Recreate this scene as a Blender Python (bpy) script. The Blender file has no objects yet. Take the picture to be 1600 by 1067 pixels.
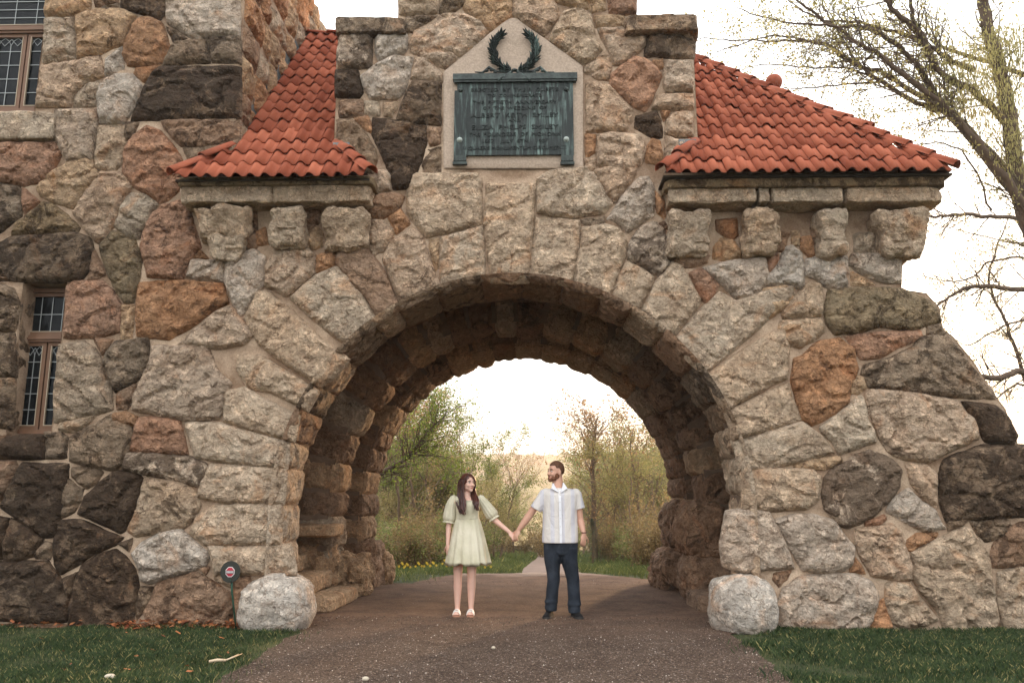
import bpy, bmesh, math, random
import numpy as np
from mathutils import Vector, Matrix, noise
from mathutils.geometry import delaunay_2d_cdt
random.seed(7)
PI = math.pi
scene = bpy.context.scene
C = scene.collection
# ------------------------------------------------------------ camera
CAMP = (0.21, 0.0, 1.32); FOC = 1300.0
YAW = math.radians(1.3); PIT = math.atan(251.5/1300)
cd = bpy.data.cameras.new('camera'); cam = bpy.data.objects.new('camera', cd); C.objects.link(cam)
cd.lens = 36*FOC/1600; cd.sensor_width = 36; cd.clip_end = 3000; cd.clip_start = 0.05
cam.location = CAMP; cam.rotation_euler = (PI/2+PIT, 0, YAW)
scene.camera = cam
# ------------------------------------------------------------ light
SUN_EL, SUN_AZ = math.radians(10), math.radians(24)      # azimuth from +Y towards +X
w = bpy.data.worlds.new('World'); scene.world = w; w.use_nodes = True
nt = w.node_tree; nt.nodes.clear()
out = nt.nodes.new('ShaderNodeOutputWorld'); bg = nt.nodes.new('ShaderNodeBackground')
sky = nt.nodes.new('ShaderNodeTexSky'); sky.sky_type = 'NISHITA'; sky.sun_disc = False
sky.sun_elevation = SUN_EL; sky.sun_rotation = SUN_AZ; sky.dust_density = 4; sky.air_density = 1.0
geo = nt.nodes.new('ShaderNodeNewGeometry'); sep = nt.nodes.new('ShaderNodeSeparateXYZ')
mp = nt.nodes.new('ShaderNodeMapRange'); mp.inputs[1].default_value = 0.0; mp.inputs[2].default_value = 1.0
mp.inputs[3].default_value = 8.2; mp.inputs[4].default_value = 25.0     # thin overcast, brighter overhead
cmb = nt.nodes.new('ShaderNodeVectorMath'); cmb.operation = 'SCALE'; cmb.inputs[0].default_value = (0.965, 1.0, 1.03)
add = nt.nodes.new('ShaderNodeVectorMath'); add.operation = 'ADD'
scl = nt.nodes.new('ShaderNodeVectorMath'); scl.operation = 'SCALE'; scl.inputs[3].default_value = 0.22
nrm = nt.nodes.new('ShaderNodeTexCoord')
L = nt.links.new
L(nrm.outputs['Generated'], sep.inputs[0]); L(sep.outputs[2], mp.inputs[0]); L(mp.outputs[0], cmb.inputs[3])
L(sky.outputs[0], scl.inputs[0]); L(scl.outputs[0], add.inputs[0]); L(cmb.outputs[0], add.inputs[1])
L(add.outputs[0], bg.inputs[0]); bg.inputs[1].default_value = 0.1; L(bg.outputs[0], out.inputs[0])
sd = bpy.data.lights.new('sun', 'SUN'); sun = bpy.data.objects.new('sun', sd); C.objects.link(sun)
sd.energy = 3.0; sd.angle = math.radians(3.5); sd.color = (1.0, 0.62, 0.32)
sdir = Vector((math.sin(SUN_AZ)*math.cos(SUN_EL), math.cos(SUN_AZ)*math.cos(SUN_EL), math.sin(SUN_EL)))
sun.rotation_euler = sdir.to_track_quat('Z', 'Y').to_euler(); sun.location = (20, 40, 20)
scene.view_settings.view_transform = 'Standard'; scene.view_settings.look = 'None'
scene.view_settings.gamma = 1; scene.view_settings.use_curve_mapping = False
scene.view_settings.exposure = 0.66
# ------------------------------------------------------------ pixel -> place helpers
_R = Vector((math.cos(YAW), math.sin(YAW), 0))
_F = Vector((-math.sin(YAW)*math.cos(PIT), math.cos(YAW)*math.cos(PIT), math.sin(PIT)))
_U = _R.cross(_F)
def ray(px, py): return _F*FOC + _R*(px-800) - _U*(py-533.5)
def un(px, py, Y):
    d = ray(px, py); return Vector(CAMP) + d*((Y-CAMP[1])/d.y)
def gr(px, py, z=0):
    d = ray(px, py); return Vector(CAMP) + d*((z-CAMP[2])/d.z)
def sc(c):
    return tuple(((v/255+0.055)/1.055)**2.4 if v > 10 else v/255/12.92 for v in c)
# ------------------------------------------------------------ object helpers
def tag(o, label=None, cat=None, group=None, kind=None):
    if label: o['label'] = label
    if cat: o['category'] = cat
    if group: o['group'] = group
    if kind: o['kind'] = kind
    return o
def empty(name, loc, label, cat, group=None):
    o = bpy.data.objects.new(name, None); C.objects.link(o); o.location = loc
    o.empty_display_size = 0.2
    return tag(o, label, cat, group)
def wmat(o):
    M = o.matrix_basis.copy()
    return M if o.parent is None else wmat(o.parent) @ o.matrix_parent_inverse @ M
def setpar(o, p):
    if p is not None: o.parent = p; o.matrix_parent_inverse = wmat(p).inverted()
def mobj(name, me, mat=None, parent=None, smooth=False):
    o = bpy.data.objects.new(name, me); C.objects.link(o)
    if mat is not None and len(me.materials) == 0: me.materials.append(mat)
    if smooth: me.polygons.foreach_set('use_smooth', [True]*len(me.polygons))
    setpar(o, parent); return o
def mesh(name, v, f):
    me = bpy.data.meshes.new(name); me.from_pydata([tuple(p) for p in v], [], f); me.update(); return me
class MB:
    def __init__(s): s.v = []; s.f = []
    def add(s, v, f):
        n = len(s.v); s.v += [tuple(p) for p in v]; s.f += [tuple(i+n for i in q) for q in f]
    def box(s, x0, x1, y0, y1, z0, z1):
        s.add([(x0,y0,z0),(x1,y0,z0),(x1,y1,z0),(x0,y1,z0),(x0,y0,z1),(x1,y0,z1),(x1,y1,z1),(x0,y1,z1)],
              [(0,3,2,1),(4,5,6,7),(0,1,5,4),(1,2,6,5),(2,3,7,6),(3,0,4,7)])
    def tube(s, pts, rad, n=6, cap=True):
        base = len(s.v); N = len(pts); up = Vector((0.3, 0.2, 0.93))
        for i, p in enumerate(pts):
            a = Vector(pts[max(i-1, 0)]); b = Vector(pts[min(i+1, N-1)]); d = (b-a)
            if d.length < 1e-9: d = Vector((0, 0, 1))
            d.normalize(); u = d.cross(up)
            if u.length < 1e-3: u = d.cross(Vector((1, 0, 0)))
            u.normalize(); vv = d.cross(u); r = rad[i] if hasattr(rad, '__len__') else rad
            for k in range(n):
                t = 2*PI*k/n; q = Vector(p)+u*math.cos(t)*r+vv*math.sin(t)*r; s.v.append(tuple(q))
        for i in range(N-1):
            for k in range(n):
                a = base+i*n+k; b = base+i*n+(k+1) % n
                s.f.append((a, b, b+n, a+n))
        if cap:
            s.f.append(tuple(base+k for k in range(n))[::-1]); s.f.append(tuple(base+(N-1)*n+k for k in range(n)))
    def ball(s, c, r, nu=10, nv=7, M=None):
        if not hasattr(r, '__len__'): r = (r, r, r)
        vs = []; fs = []
        for j in range(nv+1):
            ph = PI*j/nv
            for i in range(nu):
                th = 2*PI*i/nu
                p = Vector((r[0]*math.sin(ph)*math.cos(th), r[1]*math.sin(ph)*math.sin(th), r[2]*math.cos(ph)))
                if M is not None: p = M @ p
                vs.append(p+Vector(c))
        for j in range(nv):
            for i in range(nu):
                a = j*nu+i; b = j*nu+(i+1) % nu; fs.append((a, a+nu, b+nu, b))
        s.add(vs, fs)
    def capsule(s, p0, p1, r0, r1, n=12):
        p0 = Vector(p0); p1 = Vector(p1); s.tube([p0, p1], [r0, r1], n); s.ball(p0, r0, n, 8); s.ball(p1, r1, n, 8)
    def loft(s, rings, cap=True):
        n = len(rings[0]); base = len(s.v)
        for r in rings: s.v += [tuple(p) for p in r]
        for i in range(len(rings)-1):
            for k in range(n):
                a = base+i*n+k; b = base+i*n+(k+1) % n; s.f.append((a, b, b+n, a+n))
        if cap:
            s.f.append(tuple(base+k for k in range(n))[::-1]); s.f.append(tuple(base+(len(rings)-1)*n+k for k in range(n)))
    def build(s, name, mat, parent=None, smooth=False):
        return mobj(name, mesh(name, s.v, s.f), mat, parent, smooth)
def remesh(mb, name, mat, parent, vox=0.008, smooth_it=4):
    me = mesh(name, mb.v, mb.f); o = bpy.data.objects.new(name, me); C.objects.link(o)
    m = o.modifiers.new('r', 'REMESH'); m.mode = 'VOXEL'; m.voxel_size = vox
    if smooth_it:
        q = o.modifiers.new('s', 'SMOOTH'); q.factor = 0.5; q.iterations = smooth_it
    dg = bpy.context.evaluated_depsgraph_get()
    me2 = bpy.data.meshes.new_from_object(o.evaluated_get(dg))
    bpy.data.objects.remove(o); bpy.data.meshes.remove(me); me2.name = name
    return mobj(name, me2, mat, parent, True)
# ------------------------------------------------------------ materials
class NT:
    def __init__(s, name):
        s.m = bpy.data.materials.new(name); s.m.use_nodes = True; s.t = s.m.node_tree; s.t.nodes.clear()
        s.out = s.n('OutputMaterial'); s.b = s.n('BsdfPrincipled'); s.l(s.b.outputs[0], s.out.inputs[0])
        s.tc = s.n('TexCoord')
    def n(s, k, **kw):
        q = s.t.nodes.new('ShaderNode'+k)
        for a, b in kw.items(): setattr(q, a, b)
        return q
    def l(s, a, b): s.t.links.new(a, b)
    def noise(s, scale, detail=4, rough=0.55, vec=None, dist=0.0):
        q = s.n('TexNoise'); q.inputs['Scale'].default_value = scale; q.inputs['Detail'].default_value = detail
        q.inputs['Roughness'].default_value = rough; q.inputs['Distortion'].default_value = dist
        s.l(vec if vec is not None else s.tc.outputs['Object'], q.inputs['Vector']); return q.outputs[0]
    def rng(s, v, a, b, c=0.0, d=1.0):
        q = s.n('MapRange'); q.inputs[1].default_value = a; q.inputs[2].default_value = b
        q.inputs[3].default_value = c; q.inputs[4].default_value = d
        s.l(v, q.inputs[0]); return q.outputs[0]
    def mix(s, f, a, b, mode='MIX'):
        q = s.n('Mix'); q.data_type = 'RGBA'; q.blend_type = mode
        for v, i in ((f, 0), (a, 6), (b, 7)):
            if hasattr(v, 'is_linked') or hasattr(v, 'links'): s.l(v, q.inputs[i])
            elif i == 0: q.inputs[i].default_value = v
            else: q.inputs[i].default_value = (*v[:3], 1)
        return q.outputs[2]
    def math(s, op, a, b=0.0):
        q = s.n('Math', operation=op)
        for v, i in ((a, 0), (b, 1)):
            if hasattr(v, 'links'): s.l(v, q.inputs[i])
            else: q.inputs[i].default_value = v
        return q.outputs[0]
    def bump(s, h, strength=0.5, dist=0.02, prev=None):
        q = s.n('Bump'); q.inputs['Strength'].default_value = strength; q.inputs['Distance'].default_value = dist
        s.l(h, q.inputs['Height'])
        if prev is not None: s.l(prev, q.inputs['Normal'])
        return q.outputs[0]
    def fin(s, col, rough=0.85, nrm=None, spec=0.3, metal=0.0):
        if hasattr(col, 'links'): s.l(col, s.b.inputs['Base Color'])
        else: s.b.inputs['Base Color'].default_value = (*col[:3], 1)
        if hasattr(rough, 'links'): s.l(rough, s.b.inputs['Roughness'])
        else: s.b.inputs['Roughness'].default_value = rough
        s.b.inputs['Specular IOR Level'].default_value = spec; s.b.inputs['Metallic'].default_value = metal
        if nrm is not None: s.l(nrm, s.b.inputs['Normal'])
        return s.m
def stone_material():
    s = NT('rock_faced_stone'); oi = s.n('ObjectInfo')
    off = s.n('VectorMath', operation='SCALE'); off.inputs[0].default_value = (17, 31, 23); s.l(oi.outputs['Random'], off.inputs[3])
    vec = s.n('VectorMath', operation='ADD'); s.l(s.tc.outputs['Object'], vec.inputs[0]); s.l(off.outputs[0], vec.inputs[1]); V = vec.outputs[0]
    big = s.noise(3.0, 5, 0.6, V, 0.6); mid = s.noise(9, 6, 0.65, V, 0.4); fine = s.noise(70, 5, 0.75, V)
    base = s.mix(s.rng(big, 0.35, 0.68), s.mix(1.0, oi.outputs['Color'], (0.80, 0.76, 0.73), 'MULTIPLY'), oi.outputs['Color'])
    lite = s.mix(1.0, oi.outputs['Color'], (1.38, 1.34, 1.3), 'MULTIPLY')
    base = s.mix(s.rng(mid, 0.50, 0.66), base, lite)
    pnk = s.noise(1.6, 4, .6, V, 1.0); base = s.mix(s.math('MULTIPLY', s.rng(pnk, .45, .62), .35), base, s.mix(1.0, base, (1.08, .97, .88), 'MULTIPLY'))
    # iron staining
    st = s.noise(2.2, 4, 0.6, V, 1.2)
    iron = s.mix(1.0, oi.outputs['Color'], (1.08, 0.74, 0.52), 'MULTIPLY')
    base = s.mix(s.math('MULTIPLY', s.rng(st, 0.56, 0.74), 0.75), base, iron)
    # black weathering, amount from object alpha
    dk = s.noise(3.4, 9, 0.74, V, 0.8)
    thr = s.math('SUBTRACT', dk, s.math('SUBTRACT', 0.84, s.math('MULTIPLY', oi.outputs['Alpha'], 0.50)))
    dark = s.mix(1.0, oi.outputs['Color'], (0.26, 0.22, 0.19), 'MULTIPLY')
    base = s.mix(s.math('MULTIPLY', s.rng(thr, 0.0, 0.06), 0.85), base, dark)
    # mottling: grey-brown skin over paler, freshly split rock
    mo = s.noise(7.5, 10, .78, V, 1.0)
    base = s.mix(s.math('MULTIPLY', s.rng(mo, .50, .58), .52), base, s.mix(1.0, base, (.50, .43, .37), 'MULTIPLY'))
    base = s.mix(s.math('MULTIPLY', s.rng(s.noise(5, 9, .76, V, .6), .54, .62), .6), base, s.mix(1.0, base, (1.30, 1.28, 1.26), 'MULTIPLY'))
    # grain
    base = s.mix(s.rng(fine, 0.38, 0.62), s.mix(1.0, base, (0.80, 0.78, 0.76), 'MULTIPLY'), base)
    pk = s.noise(28, 4, 0.7, V)
    base = s.mix(s.math('MULTIPLY', s.rng(pk, 0.56, 0.68), 0.7), base, s.mix(1.0, base, (0.38, 0.33, 0.3), 'MULTIPLY'))
    fl = s.noise(45, 3, .6, V); base = s.mix(s.math('MULTIPLY', s.rng(fl, .60, .68), .5), base, s.mix(1.0, base, (1.6, 1.55, 1.5), 'MULTIPLY'))
    # relief
    cr = s.n('TexVoronoi', feature='DISTANCE_TO_EDGE'); cr.inputs['Scale'].default_value = 3.2
    dv = s.n('TexNoise'); dv.inputs['Scale'].default_value = 5; dv.inputs['Detail'].default_value = 4; s.l(V, dv.inputs['Vector'])
    vm = s.n('VectorMath', operation='MULTIPLY_ADD'); s.l(dv.outputs['Color'], vm.inputs[0]); vm.inputs[1].default_value = (0.5, 0.5, 0.5); s.l(V, vm.inputs[2])
    s.l(vm.outputs[0], cr.inputs['Vector'])
    crack = s.rng(cr.outputs['Distance'], 0.0, 0.03)
    base = s.mix(s.math('MULTIPLY', s.math('MULTIPLY', s.math('SUBTRACT', 1.0, crack), s.rng(mid, .42, .55)), 0.8), base, s.mix(1.0, base, (0.35, 0.3, 0.27), 'MULTIPLY'))
    sv = s.n('VectorMath', operation='MULTIPLY'); s.l(V, sv.inputs[0]); sv.inputs[1].default_value = (1, 1, 2.2)
    rl = s.noise(7, 9, 0.68, sv.outputs[0], 0.5)
    ch = s.n('TexVoronoi', feature='F1'); ch.inputs['Scale'].default_value = 7; s.l(vm.outputs[0], ch.inputs['Vector'])
    ch2 = s.n('TexVoronoi', feature='F1'); ch2.inputs['Scale'].default_value = 21; s.l(vm.outputs[0], ch2.inputs['Vector'])
    hh = s.math('ADD', s.math('MULTIPLY', rl, .75), s.math('ADD', s.math('MULTIPLY', ch.outputs['Distance'], .55), s.math('MULTIPLY', ch2.outputs['Distance'], .22)))
    pit = s.rng(ch2.outputs['Distance'], .18, .75); base = s.mix(s.math('MULTIPLY', pit, .35), base, s.mix(1.0, base, (1.35, 1.32, 1.28), 'MULTIPLY'))
    b1 = s.bump(hh, 1.0, 0.10); b2 = s.bump(s.noise(38, 6, 0.75, V), 0.9, 0.022, b1); b3 = s.bump(s.math('MULTIPLY', crack, s.rng(mid, .42, .55)), 0.6, 0.02, b2)
    return s.fin(base, 0.88, b3, 0.25)
def simple(name, col, rough=0.8, bs=0, bd=0.01, var=0.0, vs=5, spec=0.3, metal=0.0):
    s = NT(name); c = col
    if var: 
        k = s.noise(vs, 5, 0.6); c = s.mix(s.rng(k, 0.35, 0.65), tuple(x*(1-var) for x in col), tuple(min(1, x*(1+var)) for x in col))
    n = s.bump(s.noise(bs, 5, 0.65), 0.6, bd) if bs else None
    return s.fin(c, rough, n, spec, metal)
STONE = stone_material()
def mortar_material():
    s = NT('lime_mortar'); k = s.noise(2.5, 5, 0.6); j = s.noise(60, 4, 0.7)
    c = s.mix(s.rng(k, 0.35, 0.7), sc((138, 112, 90)), sc((208, 182, 156)))
    c = s.mix(s.rng(j, 0.35, 0.6), s.mix(1.0, c, (0.7, 0.68, 0.66), 'MULTIPLY'), c)
    return s.fin(c, 0.95, s.bump(j, 0.6, 0.01, s.bump(s.noise(14, 5, 0.6), 0.6, 0.03)), 0.2)
MORTAR = mortar_material()
# ------------------------------------------------------------ stone maker
def inpoly(px, py, poly):
    n = len(poly); c = False; j = n-1
    for i in range(n):
        xi, yi = poly[i]; xj, yj = poly[j]
        if ((yi > py) != (yj > py)) and (px < (xj-xi)*(py-yi)/(yj-yi)+xi): c = not c
        j = i
    return c
def inpoly_np(P, poly):
    c = np.zeros(len(P), bool); n = len(poly); j = n-1
    for i in range(n):
        xi, yi = poly[i]; xj, yj = poly[j]
        if yi != yj:
            m = ((yi > P[:, 1]) != (yj > P[:, 1])) & (P[:, 0] < (xj-xi)*(P[:, 1]-yi)/(yj-yi)+xi); c ^= m
        j = i
    return c
def area(p): return 0.5*sum(p[i][0]*p[(i+1) % len(p)][1]-p[(i+1) % len(p)][0]*p[i][1] for i in range(len(p)))
def bdist(P, poly):
    A = np.array(poly); B = np.roll(A, -1, 0); D = B-A; L2 = (D**2).sum(1)+1e-12
    best = np.full(len(P), 1e9)
    for a, d, l2 in zip(A, D, L2):
        t = np.clip(((P-a)@d)/l2, 0, 1); q = a+t[:, None]*d
        best = np.minimum(best, np.hypot(*(P-q).T))
    return best
def offset_poly(p, d):
    n = len(p); r = []
    for i in range(n):
        a = Vector(p[i-1]); b = Vector(p[i]); c = Vector(p[(i+1) % n])
        e1 = (b-a).normalized(); e2 = (c-b).normalized(); n1 = Vector((-e1.y, e1.x)); n2 = Vector((-e2.y, e2.x))
        m = n1+n2
        if m.length < 1e-4: m = n1
        m.normalize(); k = d/max(0.5, m.dot(n1)); q = b+m*k; r.append((q.x, q.y))
    return r
def stone_mesh(poly, fmap, bulge=0.06, h=0.035, rnd=0.25, joint=0.012, sink=0.035, rough=1.0):
    if area(poly) < 0: poly = poly[::-1]
    # round the corners, roughen the outline
    q = []
    n = len(poly)
    for i in range(n):
        a = Vector(poly[i-1]); b = Vector(poly[i]); c = Vector(poly[(i+1) % n])
        r1 = min(rnd, 0.04/max(1e-3, (a-b).length)) ; r2 = min(rnd, 0.04/max(1e-3, (c-b).length))
        q.append(b+(a-b)*r1); q.append(b*0.75+(a*r1+b*(1-r1))*0.125+(c*r2+b*(1-r2))*0.125); q.append(b+(c-b)*r2)
    d = []
    sd_ = random.uniform(0, 99)
    for i in range(len(q)):
        a = q[i]; b = q[(i+1) % len(q)]; k = max(1, int((b-a).length/0.045))
        for j in range(k):
            p = a+(b-a)*(j/k); nz = noise.noise_vector(Vector((p.x*9, p.y*9, sd_)))*0.009*rough
            d.append((p.x+nz.x, p.y+nz.y))
    d = offset_poly(d, joint)
    d2 = [p for i, p in enumerate(d) if (Vector(p)-Vector(d[i-1])).length > 0.008]
    if len(d2) < 4: return None
    ring = offset_poly(d2, 0.014)
    A = np.array(d2); lo = A.min(0); hi = A.max(0)
    gx = np.arange(lo[0], hi[0], h); gy = np.arange(lo[1], hi[1], h)
    G = np.array([(x+random.uniform(-.35, .35)*h, y+random.uniform(-.35, .35)*h) for x in gx for y in gy]) if len(gx)*len(gy) else np.zeros((0, 2))
    if len(G):
        G = G[inpoly_np(G, d2)]
        if len(G): G = G[bdist(G, d2) > 0.014+h*0.45]
    Rg = np.array(ring); Rg = Rg[inpoly_np(Rg, d2)]
    if len(Rg): Rg = Rg[bdist(Rg, d2) > 0.009]
    pts = [Vector(p) for p in d2]+[Vector(p) for p in Rg]+[Vector(p) for p in G]
    nb = len(d2)
    r = delaunay_2d_cdt(pts, [], [list(range(nb))], 1, 1e-5)
    vs = np.array([(v.x, v.y) for v in r[0]])
    if len(r[2]) == 0: return None
    dist = bdist(vs, d2)
    ctr = A.mean(0); size = max(0.12, min(hi-lo))
    W = min(0.045, size*0.2)
    prof = 1-np.exp(-dist/W*1.7)
    rel = (vs-ctr)/size
    fac = np.full(len(vs), 1e9)
    for k in range(6):
        t = random.uniform(0, 2*PI); g = random.uniform(0.1, 0.55); c0 = random.uniform(0.12, 0.42)
        fac = np.minimum(fac, c0 - g*(rel[:, 0]*math.cos(t)+rel[:, 1]*math.sin(t)))
    fac = np.clip(fac, -0.3, 0.4)
    o3 = random.uniform(0, 500)
    nz = np.array([noise.fractal(Vector((x*5.0, y*7.5, o3)), 1.0, 2.1, 4)+0.8*noise.noise(Vector((x*16, y*20, o3))) *0.5 for x, y in vs])
    vo_ = np.array([noise.voronoi(Vector((x*6.5, y*8, o3)))[0][0] for x, y in vs]); nz = nz*.7+(vo_-.45)*1.1
    stp = np.array([abs(noise.noise(Vector((x*2.6, y*3.4, o3+40)))) for x, y in vs])
    H = prof*(bulge*(0.55+1.1*fac)+0.030*rough*nz+np.where(stp < 0.09, -0.022, 0.010)*rough) + (prof-1)*sink
    H = np.where(dist < 1e-4, -sink, H)
    V = [fmap(x, y, hh) for (x, y), hh in zip(vs, H)]
    return V, [tuple(f) for f in r[2]]
COL = {  # perceived colour, weathering amount
 'v': ((222, 207, 188), .34), 'w': ((212, 206, 199), .36), 'g': ((192, 179, 162), .46), 't': ((200, 174, 144), .40),
 'p': ((198, 181, 164), .46), 'o': ((180, 138, 104), .50), 'r': ((176, 138, 116), .50), 'b': ((152, 126, 106), .56),
 'd': ((136, 122, 106), .66), 'k': ((102, 87, 72), .80), 'm': ((136, 124, 100), .62), 's': ((192, 184, 174), .80)}
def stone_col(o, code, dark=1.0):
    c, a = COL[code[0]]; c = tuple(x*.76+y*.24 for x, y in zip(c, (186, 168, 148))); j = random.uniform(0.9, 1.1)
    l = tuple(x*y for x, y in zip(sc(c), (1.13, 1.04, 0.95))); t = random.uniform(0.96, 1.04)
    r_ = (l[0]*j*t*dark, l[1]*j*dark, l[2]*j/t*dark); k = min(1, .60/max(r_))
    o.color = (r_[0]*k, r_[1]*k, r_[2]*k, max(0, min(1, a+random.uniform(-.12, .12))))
def stone(name, poly, code, fmap, parent, dark=1.0, **kw):
    r = stone_mesh(poly, fmap, **kw)
    if r is None: return None
    o = mobj(name, mesh(name, *r), STONE, parent)
    stone_col(o, code, dark); return o
def rough_block(name, x0, x1, y0, y1, z0, z1, code, parent, mat=None, pw=7, amp=0.02, n=9, taper=(1, 1), seed=None, dark=1.0, slant=0):
    """a rock-faced block: rounded box, chipped; taper narrows it towards the bottom"""
    cx, cy, cz = (x0+x1)/2, (y0+y1)/2, (z0+z1)/2; hx, hy, hz = (x1-x0)/2, (y1-y0)/2, (z1-z0)/2
    vs = {}; V = []; Fs = []
    def vid(p):
        k = tuple(round(c, 4) for c in p)
        if k not in vs: vs[k] = len(V); V.append(p)
        return vs[k]
    for ax in range(3):
        for sgn in (-1, 1):
            for i in range(n):
                for j in range(n):
                    q = []
                    for (a, b) in ((i, j), (i+1, j), (i+1, j+1), (i, j+1)):
                        p = [0, 0, 0]; p[ax] = sgn; p[(ax+1) % 3] = -1+2*a/n; p[(ax+2) % 3] = -1+2*b/n; q.append(vid(tuple(p)))
                    Fs.append(tuple(q) if sgn > 0 else tuple(q[::-1]))
    o3 = random.uniform(0, 300) if seed is None else seed; out = []
    for p in V:
        m = (abs(p[0])**pw+abs(p[1])**pw+abs(p[2])**pw)**(1/pw); u = Vector(p)/m
        tz = (u.z+1)/2; tx = taper[0]+(1-taper[0])*tz; ty = taper[1]+(1-taper[1])*tz
        q = Vector((cx+u.x*hx*tx, cy+u.y*hy*ty+(1-ty)*hy, cz+u.z*hz+slant*u.x*hx))
        nz = noise.fractal(q*4.5+Vector((o3, 0, 0)), 1.0, 2.1, 4)
        st = noise.cell(q*5+Vector((o3, 3, 1)))
        nn = u.normalized(); q += nn*(amp*nz*1.5+amp*0.5*(st-.5))
        out.append(q)
    o = mobj(name, mesh(name, out, Fs), mat or STONE, parent)
    if mat is None: stone_col(o, code, dark)
    return o
# ============================================================ THE GATEHOUSE
YF = 9.3
gate = empty('stone_gatehouse', (0, YF, 0), 'rugged stone gatehouse with a tower, a round carriage arch and red tiled roofs', 'building')
def P2(px, py, Y=YF):
    q = un(px, py, Y); return (q.x, q.z)
front = lambda x, z, h: (x, YF-h, z)
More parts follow.
